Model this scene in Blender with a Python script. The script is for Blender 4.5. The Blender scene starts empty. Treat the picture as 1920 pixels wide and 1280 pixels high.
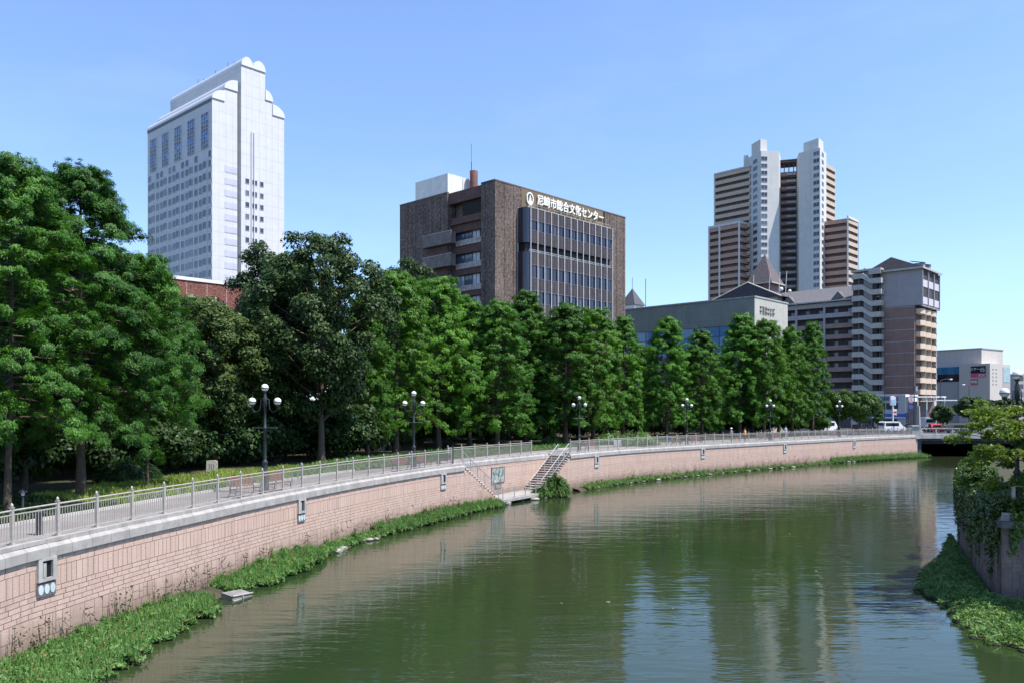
import bpy, math, random
import numpy as np
from mathutils import Vector, Matrix
from mathutils.geometry import tessellate_polygon

S = bpy.context.scene
COL = S.collection
F, CZ, HOR = 1520.0, 4.2, 766.0
WZ = -3.5                                   # water level
rnd = random.Random(7)
RNG = np.random.default_rng(11)
PI = math.pi


def at(px, D):                              # plan position seen at photo column px, D metres away
    return ((px - 960.0) / F * D, D)


def gy(px, py, z=0.0):                      # plan position of a point of height z seen at (px, py)
    D = F * (CZ - z) / (py - HOR)
    return at(px, D)


def hz(py, D):                              # height of what is seen at row py, D metres away
    return CZ + (HOR - py) * D / F


# ------------------------------------------------------------------ mesh builder
class MB:
    def __init__(s):
        s.v, s.f, s.m, s.sm = [], [], [], []

    def add(s, vs, fs, m=0, smooth=False):
        o = len(s.v)
        s.v.extend([tuple(p) for p in vs])
        for f in fs:
            s.f.append(tuple(o + i for i in f)); s.m.append(m); s.sm.append(smooth)

    def quad(s, a, b, c, d, m=0):
        s.add([a, b, c, d], [(0, 1, 2, 3)], m)

    def box(s, x0, x1, y0, y1, z0, z1, m=0):
        if x0 > x1: x0, x1 = x1, x0
        if y0 > y1: y0, y1 = y1, y0
        if z0 > z1: z0, z1 = z1, z0
        s.add([(x0, y0, z0), (x1, y0, z0), (x1, y1, z0), (x0, y1, z0), (x0, y0, z1), (x1, y0, z1), (x1, y1, z1), (x0, y1, z1)],
              [(0, 3, 2, 1), (4, 5, 6, 7), (0, 1, 5, 4), (1, 2, 6, 5), (2, 3, 7, 6), (3, 0, 4, 7)], m)

    def obox(s, a, b, w, z0, z1, m=0):      # upright slab along the plan segment a-b
        a, b = Vector(a[:2]), Vector(b[:2])
        t = (b - a).normalized(); n = Vector((t.y, -t.x)) * (w / 2)
        c = [a + n, b + n, b - n, a - n]
        s.prism([(p.x, p.y) for p in c], z0, z1, m)

    def prism(s, poly, z0, z1, m=0, mtop=None):
        a = sum(poly[i][0] * poly[(i + 1) % len(poly)][1] - poly[(i + 1) % len(poly)][0] * poly[i][1] for i in range(len(poly)))
        if a < 0: poly = poly[::-1]
        n = len(poly)
        vs = [(p[0], p[1], z0) for p in poly] + [(p[0], p[1], z1) for p in poly]
        s.add(vs, [(i, (i + 1) % n, n + (i + 1) % n, n + i) for i in range(n)], m)
        s.add(vs[n:], [tuple(range(n))], m if mtop is None else mtop)
        s.add(vs[:n], [tuple(range(n))[::-1]], m)

    def extrude(s, prof, axis, a0, a1, m=0, smooth=False):
        """prof: 2-D outline; axis 'x': prof=(y,z) swept over x; axis 'y': prof=(x,z) swept over y"""
        n = len(prof)
        mk = (lambda p, a: (a, p[0], p[1])) if axis == 'x' else (lambda p, a: (p[0], a, p[1]))
        vs = [mk(p, a0) for p in prof] + [mk(p, a1) for p in prof]
        s.add(vs, [(i, (i + 1) % n, n + (i + 1) % n, n + i) for i in range(n)], m, smooth)
        s.add(vs[:n], [tuple(range(n))[::-1]], m); s.add(vs[n:], [tuple(range(n))], m)

    def tube(s, p0, p1, r0, r1=None, n=8, m=0, cap=True):
        r1 = r0 if r1 is None else r1
        p0, p1 = Vector(p0), Vector(p1)
        d = (p1 - p0)
        if d.length < 1e-6: return
        d.normalize()
        u = d.cross(Vector((0, 0, 1)))
        if u.length < 1e-3: u = Vector((1, 0, 0))
        u.normalize(); w = d.cross(u)
        vs = []
        for p, r in ((p0, r0), (p1, r1)):
            for k in range(n):
                a = 2 * PI * k / n
                vs.append(p + u * (r * math.cos(a)) + w * (r * math.sin(a)))
        s.add(vs, [(k, n + k, n + (k + 1) % n, (k + 1) % n) for k in range(n)], m, True)
        if cap:
            s.add(vs[:n], [tuple(range(n))], m); s.add(vs[n:], [tuple(range(n))[::-1]], m)

    def path(s, pts, r, n=6, m=0):
        pts = [Vector(p) for p in pts]
        rs = r if isinstance(r, (list, tuple)) else [r] * len(pts)
        vs, fs = [], []
        ref = None
        for i, p in enumerate(pts):
            d = (pts[min(i + 1, len(pts) - 1)] - pts[max(i - 1, 0)]).normalized()
            if ref is None:
                ref = d.cross(Vector((0, 0, 1)))
                if ref.length < 1e-3: ref = Vector((1, 0, 0))
            u = (ref - d * ref.dot(d)).normalized(); ref = u; w = d.cross(u)
            for k in range(n):
                a = 2 * PI * k / n
                vs.append(p + u * (rs[i] * math.cos(a)) + w * (rs[i] * math.sin(a)))
        for i in range(len(pts) - 1):
            for k in range(n):
                fs.append((i * n + k, (i + 1) * n + k, (i + 1) * n + (k + 1) % n, i * n + (k + 1) % n))
        s.add(vs, fs, m, True)
        s.add(vs[:n], [tuple(range(n))], m); s.add(vs[-n:], [tuple(range(n))[::-1]], m)

    def lathe(s, prof, c=(0, 0, 0), n=12, m=0, smooth=True):
        vs, fs = [], []
        for r, z in prof:
            for k in range(n):
                a = 2 * PI * k / n
                vs.append((c[0] + r * math.cos(a), c[1] + r * math.sin(a), c[2] + z))
        for i in range(len(prof) - 1):
            for k in range(n):
                fs.append((i * n + k, i * n + (k + 1) % n, (i + 1) * n + (k + 1) % n, (i + 1) * n + k))
        s.add(vs, fs, m, smooth)
        if prof[0][0] > 1e-4: s.add(vs[:n], [tuple(range(n))[::-1]], m)
        if prof[-1][0] > 1e-4: s.add(vs[-n:], [tuple(range(n))], m)

    def ball(s, c, r, n=14, m=0, sz=1.0):
        k = max(6, n // 2)
        s.lathe([(r * math.sin(PI * i / k) + (1e-5), -r * sz * math.cos(PI * i / k)) for i in range(k + 1)], c, n, m)

    def mesh(s, name, mats):
        me = bpy.data.meshes.new(name)
        me.from_pydata(s.v, [], s.f)
        for m in (mats if isinstance(mats, (list, tuple)) else [mats]): me.materials.append(m)
        me.polygons.foreach_set('material_index', s.m)
        me.polygons.foreach_set('use_smooth', s.sm)
        me.update()
        return me

    def build(s, name, mats, parent=None, loc=None, rz=0.0):
        return put(name, s.mesh(name, mats), parent, loc, rz)


def put(name, me, parent=None, loc=None, rz=0.0, scale=None):
    o = bpy.data.objects.new(name, me)
    COL.objects.link(o)
    if parent is not None: o.parent = parent
    if loc is not None: o.location = loc
    if rz: o.rotation_euler = (0, 0, rz)
    if scale is not None: o.scale = scale
    return o


def tag(o, label=None, cat=None, group=None, kind=None):
    if label: o['label'] = label
    if cat: o['category'] = cat
    if group: o['group'] = group
    if kind: o['kind'] = kind
    return o


def thing(name, label, cat, loc=(0, 0, 0), rz=0.0, group=None):
    o = bpy.data.objects.new(name, None)
    o.empty_display_size = 0.5
    COL.objects.link(o)
    o.location = loc; o.rotation_euler = (0, 0, rz)
    return tag(o, label, cat, group)


def copy_thing(src, loc, rz=0.0, label=None, group=None, scale=None):
    def rec(o, parent):
        c = o.copy(); COL.objects.link(c)
        if parent is not None: c.parent = parent
        for ch in list(o.children):
            rec(ch, c)
        return c
    c = rec(src, None)
    c.location = loc; c.rotation_euler = (0, 0, rz)
    if scale is not None: c.scale = scale
    if label: c['label'] = label
    if group: c['group'] = group
    return c


def text_mesh(body, size, mat, extrude=0.04, bold=0.0, xs=1.0):
    cu = bpy.data.curves.new('lettering', 'FONT')
    cu.body = body; cu.size = size; cu.extrude = extrude; cu.offset = bold
    cu.align_x = 'CENTER'; cu.resolution_u = 3
    o = bpy.data.objects.new('lettering', cu); COL.objects.link(o)
    dg = bpy.context.evaluated_depsgraph_get()
    me = bpy.data.meshes.new_from_object(o.evaluated_get(dg))
    bpy.data.objects.remove(o); bpy.data.curves.remove(cu)
    me.name = 'lettering'
    me.materials.clear(); me.materials.append(mat)
    return me


class Curve:                                # smooth plan curve with arc length
    def __init__(s, pts, step=0.4, smooth=True):
        P = [Vector(p) for p in pts]
        out = []
        for i in range(len(P) - 1):
            a, b = P[i], P[i + 1]
            p, q = P[max(i - 1, 0)], P[min(i + 2, len(P) - 1)]
            n = max(1, int((b - a).length / step))
            for k in range(n):
                t = k / n
                if smooth:
                    out.append(0.5 * ((2 * a) + (b - p) * t + (2 * p - 5 * a + 4 * b - q) * t * t + (3 * a - p - 3 * b + q) * t ** 3))
                else:
                    out.append(a.lerp(b, t))
        out.append(P[-1])
        s.p = out
        s.u = [0.0]
        for i in range(1, len(out)): s.u.append(s.u[-1] + (out[i] - out[i - 1]).length)
        s.len = s.u[-1]

    def _i(s, u):
        import bisect
        return min(max(bisect.bisect_right(s.u, u) - 1, 0), len(s.p) - 2)

    def pos(s, u):
        i = s._i(u); L = s.u[i + 1] - s.u[i]
        return s.p[i].lerp(s.p[i + 1], (u - s.u[i]) / L)

    def tan(s, u):
        i = s._i(u); j0, j1 = max(i - 1, 0), min(i + 2, len(s.p) - 1)
        return (s.p[j1] - s.p[j0]).normalized()

    def off(s, u, d):                       # d metres to the right of the direction of travel (the river side of the near bank)
        t = s.tan(u); p = s.pos(u)
        return Vector((p.x + t.y * d, p.y - t.x * d))

    def u_of_y(s, y):
        return min(range(len(s.p)), key=lambda i: abs(s.p[i].y - y)) and s.u[min(range(len(s.p)), key=lambda i: abs(s.p[i].y - y))]

    def u_px(s, px):                        # where the curve is seen at column px
        best = min((i for i in range(len(s.p)) if s.p[i].y > 5), key=lambda i: abs(960 + F * s.p[i].x / s.p[i].y - px))
        return s.u[best]


# ------------------------------------------------------------------ materials
def new_mat(name):
    m = bpy.data.materials.new(name); m.use_nodes = True
    nt = m.node_tree
    return m, nt, nt.nodes['Principled BSDF']


def nd(nt, kind, **kw):
    n = nt.nodes.new(kind)
    for k, v in kw.items():
        if k in n.inputs.keys(): n.inputs[k].default_value = v
        else: setattr(n, k, v)
    return n


def lk(nt, a, b): nt.links.new(a, b)


def mathn(nt, op, a, b=None, clamp=False):
    n = nt.nodes.new('ShaderNodeMath'); n.operation = op; n.use_clamp = clamp
    for i, x in enumerate((a, b)):
        if x is None: continue
        if isinstance(x, (int, float)): n.inputs[i].default_value = x
        else: lk(nt, x, n.inputs[i])
    return n.outputs[0]


def mixc(nt, fac, a, b, mode='MIX'):
    n = nt.nodes.new('ShaderNodeMix'); n.data_type = 'RGBA'; n.blend_type = mode
    for s_, x in ((n.inputs[0], fac), (n.inputs[6], a), (n.inputs[7], b)):
        if isinstance(x, (int, float)): s_.default_value = x
        elif isinstance(x, (tuple, list)): s_.default_value = (*x[:3], 1)
        else: lk(nt, x, s_)
    return n.outputs[2]


def coords(nt, scale=(1, 1, 1), kind='Object'):
    tc = nt.nodes.new('ShaderNodeTexCoord'); mp = nt.nodes.new('ShaderNodeMapping')
    mp.inputs['Scale'].default_value = scale
    lk(nt, tc.outputs[kind], mp.inputs['Vector'])
    return mp.outputs[0]


def noise(nt, vec, scale, detail=3.0, rough=0.55):
    n = nd(nt, 'ShaderNodeTexNoise'); n.inputs['Scale'].default_value = scale
    n.inputs['Detail'].default_value = detail; n.inputs['Roughness'].default_value = rough
    lk(nt, vec, n.inputs['Vector'])
    return n.outputs[0]


def ramp(nt, x, a, b, lo=0.0, hi=1.0):
    n = nt.nodes.new('ShaderNodeMapRange'); n.clamp = True
    lk(nt, x, n.inputs[0])
    for i, v in enumerate((a, b, lo, hi)): n.inputs[i + 1].default_value = v
    return n.outputs[0]


def mat(name, col, rough=0.7, metal=0.0, var=0.2, vscale=1.2, bump=0.0, bscale=30.0, streak=0.0, spec=0.4, island=0.0, coord='Object'):
    m, nt, b = new_mat(name)
    b.inputs['Roughness'].default_value = rough; b.inputs['Metallic'].default_value = metal
    b.inputs['Specular IOR Level'].default_value = spec
    v = coords(nt, kind=coord)
    fac = ramp(nt, noise(nt, v, vscale, 4), 0.3, 0.7, 1 - var, 1 + var)
    if streak:
        vs = coords(nt, (1.0, 1.0, 0.06), kind=coord)
        fac = mathn(nt, 'MULTIPLY', fac, ramp(nt, noise(nt, vs, 1.6, 5), 0.35, 0.7, 1.0, 1 - streak))
    if island:
        g = nt.nodes.new('ShaderNodeNewGeometry')
        fac = mathn(nt, 'MULTIPLY', fac, ramp(nt, g.outputs['Random Per Island'], 0, 1, 1 - island, 1 + island))
    cc = nt.nodes.new('ShaderNodeVectorMath'); cc.operation = 'SCALE'
    cc.inputs[0].default_value = col[:3]; lk(nt, fac, cc.inputs['Scale'])
    lk(nt, cc.outputs[0], b.inputs['Base Color'])
    if bump:
        bp = nt.nodes.new('ShaderNodeBump'); bp.inputs['Strength'].default_value = bump; bp.inputs['Distance'].default_value = 0.05
        lk(nt, noise(nt, v, bscale, 4), bp.inputs['Height']); lk(nt, bp.outputs[0], b.inputs['Normal'])
    return m


def panel_mat(name, col, line, pw, ph, lw=0.02, rough=0.6, var=0.1, streak=0.15, bump=0.0, bscale=20, offset=0.0, vscale=0.4, speck=0.0, specks=8.0, brickvar=0.0):
    """wall with panel joints: u = x + y (one of them is constant on any wall of the building's own frame), v = z"""
    m, nt, b = new_mat(name)
    b.inputs['Roughness'].default_value = rough; b.inputs['Specular IOR Level'].default_value = 0.3
    tc = nt.nodes.new('ShaderNodeTexCoord'); sx = nt.nodes.new('ShaderNodeSeparateXYZ'); lk(nt, tc.outputs['Object'], sx.inputs[0])
    u = mathn(nt, 'ADD', sx.outputs[0], sx.outputs[1])
    cb = nt.nodes.new('ShaderNodeCombineXYZ'); lk(nt, u, cb.inputs[0]); lk(nt, sx.outputs[2], cb.inputs[1])
    br = nt.nodes.new('ShaderNodeTexBrick')
    br.offset = offset; br.inputs['Scale'].default_value = 1.0
    br.inputs['Brick Width'].default_value = pw; br.inputs['Row Height'].default_value = ph
    br.inputs['Mortar Size'].default_value = lw; br.inputs['Mortar Smooth'].default_value = 0.1
    lo = tuple(c * (1 - brickvar) for c in col); hi = tuple(c * (1 + brickvar) for c in col)
    br.inputs['Color1'].default_value = (*lo, 1); br.inputs['Color2'].default_value = (*hi, 1); br.inputs['Mortar'].default_value = (*line, 1)
    lk(nt, cb.outputs[0], br.inputs['Vector'])
    v = coords(nt)
    fac = ramp(nt, noise(nt, v, vscale, 4), 0.3, 0.7, 1 - var, 1 + var)
    if streak:
        fac = mathn(nt, 'MULTIPLY', fac, ramp(nt, noise(nt, coords(nt, (1, 1, 0.05)), 1.5, 5), 0.4, 0.75, 1.0, 1 - streak))
    if speck:
        fac = mathn(nt, 'MULTIPLY', fac, ramp(nt, noise(nt, v, specks, 3, 0.7), 0.35, 0.65, 1 - speck, 1 + speck))
    cc = nt.nodes.new('ShaderNodeVectorMath'); cc.operation = 'SCALE'
    lk(nt, br.outputs[0], cc.inputs[0]); lk(nt, fac, cc.inputs['Scale'])
    lk(nt, cc.outputs[0], b.inputs['Base Color'])
    if bump:
        bp = nt.nodes.new('ShaderNodeBump'); bp.inputs['Strength'].default_value = bump; bp.inputs['Distance'].default_value = 0.1
        lk(nt, noise(nt, v, bscale, 4, 0.7), bp.inputs['Height']); lk(nt, bp.outputs[0], b.inputs['Normal'])
    return m


def glass_mat(name, dark, light, rough=0.06, share=0.35):
    """window glass: mirror-like over a dark room; some rooms have their curtains drawn"""
    m, nt, b = new_mat(name)
    oi = nt.nodes.new('ShaderNodeObjectInfo'); g = nt.nodes.new('ShaderNodeNewGeometry')
    r = mathn(nt, 'FRACT', mathn(nt, 'ADD', oi.outputs['Random'], g.outputs['Random Per Island']))
    c = mixc(nt, ramp(nt, r, 1 - share, min(1.0, 1 - share + 0.3)), dark, light)
    lk(nt, c, b.inputs['Base Color'])
    b.inputs['Roughness'].default_value = rough; b.inputs['Specular IOR Level'].default_value = 0.7; b.inputs['IOR'].default_value = 1.5
    return m


def leaf_mat(name, dark, light, tint=0.25, rough=0.5, trans=0.3, spec=0.25, cscale=0.5, dead=0.0):
    m, nt, b = new_mat(name)
    g = nt.nodes.new('ShaderNodeNewGeometry'); oi = nt.nodes.new('ShaderNodeObjectInfo')
    n = noise(nt, coords(nt), cscale, 2)
    f = mathn(nt, 'ADD', ramp(nt, n, 0.3, 0.7, 0, 0.55), ramp(nt, g.outputs['Random Per Island'], 0, 1, 0, 0.45))
    c = mixc(nt, f, dark, light)
    if dead:
        rr = mathn(nt, 'FRACT', mathn(nt, 'MULTIPLY', g.outputs['Random Per Island'], 91.7))
        c = mixc(nt, mathn(nt, 'GREATER_THAN', rr, 1 - dead), c, (0.26, 0.21, 0.09))
    hue = mathn(nt, 'FRACT', mathn(nt, 'MULTIPLY', oi.outputs['Random'], 7.31))
    wm = nt.nodes.new('ShaderNodeVectorMath'); wm.operation = 'MULTIPLY'; wm.inputs[1].default_value = (1.2, 1.05, 0.9); lk(nt, c, wm.inputs[0])
    c = mixc(nt, hue, c, wm.outputs[0])
    k = ramp(nt, oi.outputs['Random'], 0, 1, 1 - tint, 1 + tint)
    cc = nt.nodes.new('ShaderNodeVectorMath'); cc.operation = 'SCALE'; lk(nt, c, cc.inputs[0]); lk(nt, k, cc.inputs['Scale'])
    lk(nt, cc.outputs[0], b.inputs['Base Color'])
    b.inputs['Roughness'].default_value = rough; b.inputs['Specular IOR Level'].default_value = spec
    tr = nt.nodes.new('ShaderNodeBsdfTranslucent')
    warm = nt.nodes.new('ShaderNodeVectorMath'); warm.operation = 'MULTIPLY'; warm.inputs[1].default_value = (1.15, 1.3, 0.55)
    lk(nt, cc.outputs[0], warm.inputs[0]); lk(nt, warm.outputs[0], tr.inputs[0])
    mx = nt.nodes.new('ShaderNodeMixShader'); mx.inputs[0].default_value = trans
    out = nt.nodes['Material Output']
    lk(nt, b.outputs[0], mx.inputs[1]); lk(nt, tr.outputs[0], mx.inputs[2]); lk(nt, mx.outputs[0], out.inputs['Surface'])
    return m


# plain surfaces
M_conc = mat('concrete', (0.40, 0.39, 0.37), 0.85, var=0.2, bump=0.15, streak=0.25)
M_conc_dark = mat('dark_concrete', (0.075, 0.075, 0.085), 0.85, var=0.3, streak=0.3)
M_white = mat('white_paint', (0.72, 0.72, 0.70), 0.5, var=0.07, streak=0.06)
M_steel = mat('galvanised_steel', (0.42, 0.43, 0.42), 0.45, 0.3, var=0.12, vscale=6)
M_iron = mat('dark_iron', (0.045, 0.055, 0.062), 0.45, 0.3, var=0.25, vscale=5)
M_black = mat('black', (0.008, 0.008, 0.009), 0.6, var=0.1)
M_bark = mat('bark', (0.085, 0.065, 0.048), 0.95, var=0.35, vscale=6, bump=0.6, bscale=25)
M_globe = mat('globe_glass', (0.80, 0.76, 0.74), 0.25, var=0.04, spec=0.5)
M_glass = glass_mat('window_glass', (0.02, 0.03, 0.045), (0.22, 0.25, 0.28))
M_tile = mat('roof_tile', (0.075, 0.075, 0.085), 0.7, var=0.25, vscale=3)
# ------------------------------------------------------------------ plan curves of the river
NEARW = [(-16.6, -60), (-16.0, -20), (-15.5, 0), (-15.15, 12), (-14.8, 23.4), (-14.45, 25.9), (-13.8, 29.4), (-12.95, 33.2), (-12.1, 37.2),
         (-10.9, 41.8), (-9.5, 46.5), (-8.0, 50.8), (-5.6, 56.8), (-3.6, 60.9)]
FARW = [(5.4, 75.6), (7.9, 79.4), (13.4, 86.2), (20.8, 93.4), (35.6, 106.5), (51, 120), (65.5, 131)]
C_near = Curve(NEARW); C_far = Curve(FARW)
A2, B2 = Vector((-3.6, 60.9)), Vector((5.4, 75.6))
LU = (B2 - A2).normalized(); LN = Vector((LU.y, -LU.x))            # along the landing, towards the river
SET = 2.1
C_rec = Curve([A2 - LN * SET, B2 - LN * SET], 0.4, False)
RIGHTW = [(19.3, 32.0), (22.7, 40), (26.5, 48), (35, 62), (48, 78), (64, 93), (84, 108), (104, 120), (118, 131)]
C_right = Curve(RIGHTW)

# ------------------------------------------------------------------ ground, paths, water
def earth_mat(name, a, b_, scale=0.4, rough=0.95):
    m, nt, b = new_mat(name)
    v = coords(nt)
    f = ramp(nt, noise(nt, v, scale, 6, 0.65), 0.35, 0.65)
    c = mixc(nt, f, a, b_)
    c = mixc(nt, ramp(nt, noise(nt, v, scale * 14, 4), 0.3, 0.7, 0, 0.5), c, tuple(x * 0.5 for x in a))
    lk(nt, c, b.inputs['Base Color']); b.inputs['Roughness'].default_value = rough; b.inputs['Specular IOR Level'].default_value = 0.2
    bp = nt.nodes.new('ShaderNodeBump'); bp.inputs['Strength'].default_value = 0.6; bp.inputs['Distance'].default_value = 0.06
    lk(nt, noise(nt, v, 9, 5), bp.inputs['Height']); lk(nt, bp.outputs[0], b.inputs['Normal'])
    return m

M_ground = earth_mat('ground_soil', (0.045, 0.055, 0.022), (0.085, 0.075, 0.045))
M_mud = earth_mat('mud', (0.05, 0.045, 0.032), (0.10, 0.085, 0.06), 1.2)
M_asph = earth_mat('asphalt', (0.048, 0.048, 0.05), (0.06, 0.06, 0.062), 0.6, 0.9)
M_pave = panel_mat('promenade_paving', (0.36, 0.33, 0.30), (0.22, 0.2, 0.19), 0.3, 0.3, 0.008, 0.9, 0.18, 0.0, 0.1)

def sheet(name, poly, z, m, kind='structure'):
    tris = tessellate_polygon([[Vector((p[0], p[1], 0)) for p in poly]])
    mb = MB()
    a = sum(poly[i][0] * poly[(i + 1) % len(poly)][1] - poly[(i + 1) % len(poly)][0] * poly[i][1] for i in range(len(poly)))
    fs = []
    for t in tris:
        p, q, r = (poly[i] for i in t)
        up = (q[0] - p[0]) * (r[1] - p[1]) - (r[0] - p[0]) * (q[1] - p[1]) > 0
        fs.append(tuple(t) if up else tuple(t[::-1]))
    mb.add([(p[0], p[1], z) for p in poly], fs, 0)
    return tag(mb.build(name, m), kind=kind)

def strip(name, cv, u0, u1, d0, d1, z, m, step=0.8, kind='structure', parent=None):
    mb = MB(); n = max(2, int((u1 - u0) / step))
    for i in range(n):
        a, b = u0 + (u1 - u0) * i / n, u0 + (u1 - u0) * (i + 1) / n
        p, q, r, s_ = cv.off(a, d1), cv.off(b, d1), cv.off(b, d0), cv.off(a, d0)
        mb.quad((p.x, p.y, z), (q.x, q.y, z), (r.x, r.y, z), (s_.x, s_.y, z))
    o = mb.build(name, m, parent)
    return tag(o, kind=kind) if kind else o

land = [(-3000, -60)] + [(p.x - 0.02, p.y) for p in C_near.p[::2]] + [(p.x, p.y) for p in (C_rec.p[0] - LN * 0.1, C_rec.p[-1] - LN * 0.1)] \
    + [(p.x - 0.02, p.y + 0.02) for p in C_far.p[::2]] + [(65.4, 131.1), (65.4, 168), (118.2, 168)] + [(p.x + 0.05, p.y) for p in C_right.p[::-2]] \
    + [(19.4, 31.9), (46, 30), (60, -60), (3000, -60), (3000, 4000), (-3000, 4000)]
_d = []
for p in land:
    if not _d or (abs(p[0] - _d[-1][0]) + abs(p[1] - _d[-1][1])) > 0.05: _d.append(p)
sheet('ground', _d, 0.0, M_ground)

# promenade: one paved sheet following the three runs of the river wall
def inland(cv, us, d): return [tuple(cv.off(u, -d)) for u in us]
un = [C_near.len * i / 60 for i in range(61)]; uf = [C_far.len * i / 50 for i in range(51)]
prom = inland(C_near, un, 0.05) + inland(C_rec, [0.4, C_rec.len - 0.4], 0.05) + inland(C_far, uf, 0.05) \
    + [(62, 137)] + inland(C_far, uf[::-1][1:], 5.6) + inland(C_near, un[::-1][4:], 4.0)
sheet('promenade', prom, 0.004, M_pave)
M_kerb = mat('kerb_stone', (0.42, 0.40, 0.37), 0.85, var=0.2)
kb = MB()
for cv, us, d in ((C_near, un[8:57], 4.0), (C_far, uf[4:44], 5.6)):
    for a, b in zip(us[:-1], us[1:]):
        kb.obox(cv.off(a, -d), cv.off(b, -d), 0.14, 0, 0.12)
tag(kb.build('path_kerb', M_kerb), kind='structure')

# road on the bridge and the street behind the trees
sheet('road', [(40, 134), (118, 134), (400, 134), (400, 158), (95, 158), (-20, 240), (-35, 232), (40, 172)], 0.006, M_asph)
pv = MB()
for i in range(24):
    pv.box(70 + i * 8, 73.5 + i * 8, 145.9, 146.1, 0.010, 0.0101)
tag(pv.build('road_marking', M_white), kind='structure')

def water_mat():
    m, nt, b = new_mat('river_water')
    v1 = coords(nt, (0.26, 1.0, 1.0)); v2 = coords(nt, (0.30, 1.0, 1.0))
    h1 = noise(nt, v1, 0.9, 2, 0.5); h2 = noise(nt, v2, 3.0, 2, 0.5)
    area = ramp(nt, noise(nt, coords(nt, (0.6, 1, 1)), 0.07, 3), 0.36, 0.62, 0.45, 1.15)
    h = mathn(nt, 'ADD', mathn(nt, 'MULTIPLY', h1, 0.026), mathn(nt, 'MULTIPLY', h2, 0.0155))
    h = mathn(nt, 'MULTIPLY', h, area)
    bp = nt.nodes.new('ShaderNodeBump'); bp.inputs['Strength'].default_value = 1.0; bp.inputs['Distance'].default_value = 1.0
    lk(nt, h, bp.inputs['Height']); lk(nt, bp.outputs[0], b.inputs['Normal'])
    f = ramp(nt, noise(nt, coords(nt, (1, 0.7, 1)), 0.06, 4), 0.35, 0.65)
    lk(nt, mixc(nt, f, (0.020, 0.037, 0.013), (0.036, 0.045, 0.020)), b.inputs['Base Color'])
    b.inputs['Roughness'].default_value = 0.05; b.inputs['IOR'].default_value = 1.40
    b.inputs['Specular IOR Level'].default_value = 0.5
    return m
sheet('water', [(-40, -59), (70, -59), (70, 28), (130, 110), (130, 168), (60, 168), (0, 85), (-40, 30)], WZ, water_mat())

# ------------------------------------------------------------------ river wall of pink stone blocks
def stone_mat():
    m, nt, b = new_mat('pink_stone')
    g = nt.nodes.new('ShaderNodeNewGeometry'); v = coords(nt)
    c = mixc(nt, ramp(nt, g.outputs['Random Per Island'], 0, 1), (0.47, 0.33, 0.275), (0.53, 0.385, 0.325))
    c = mixc(nt, ramp(nt, noise(nt, v, 0.35, 5), 0.35, 0.7, 0, 0.65), c, (0.50, 0.37, 0.285))
    st = ramp(nt, noise(nt, coords(nt, (1, 1, 0.09)), 5.0, 5, 0.6), 0.48, 0.85, 0, 0.4)          # rain streaks
    c = mixc(nt, st, c, (0.20, 0.15, 0.13))
    sx = nt.nodes.new('ShaderNodeSeparateXYZ'); lk(nt, v, sx.inputs[0])
    wl = mathn(nt, 'ADD', sx.outputs[2], mathn(nt, 'MULTIPLY', noise(nt, v, 1.3, 4), -0.9))
    c = mixc(nt, ramp(nt, wl, -3.75, -2.6, 0.85, 0.0), c, (0.13, 0.10, 0.075))                     # tide mark of silt and algae
    lk(nt, c, b.inputs['Base Color']); b.inputs['Roughness'].default_value = 0.85; b.inputs['Specular IOR Level'].default_value = 0.2
    bp = nt.nodes.new('ShaderNodeBump'); bp.inputs['Strength'].default_value = 0.35; bp.inputs['Distance'].default_value = 0.03
    lk(nt, noise(nt, v, 14, 4), bp.inputs['Height']); lk(nt, bp.outputs[0], b.inputs['Normal'])
    return m
M_stone = stone_mat()
M_joint = mat('joint_mortar', (0.27, 0.185, 0.15), 0.95, var=0.25)
M_cope = mat('coping_concrete', (0.345, 0.325, 0.305), 0.85, var=0.16, vscale=2.5, streak=0.2)

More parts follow.
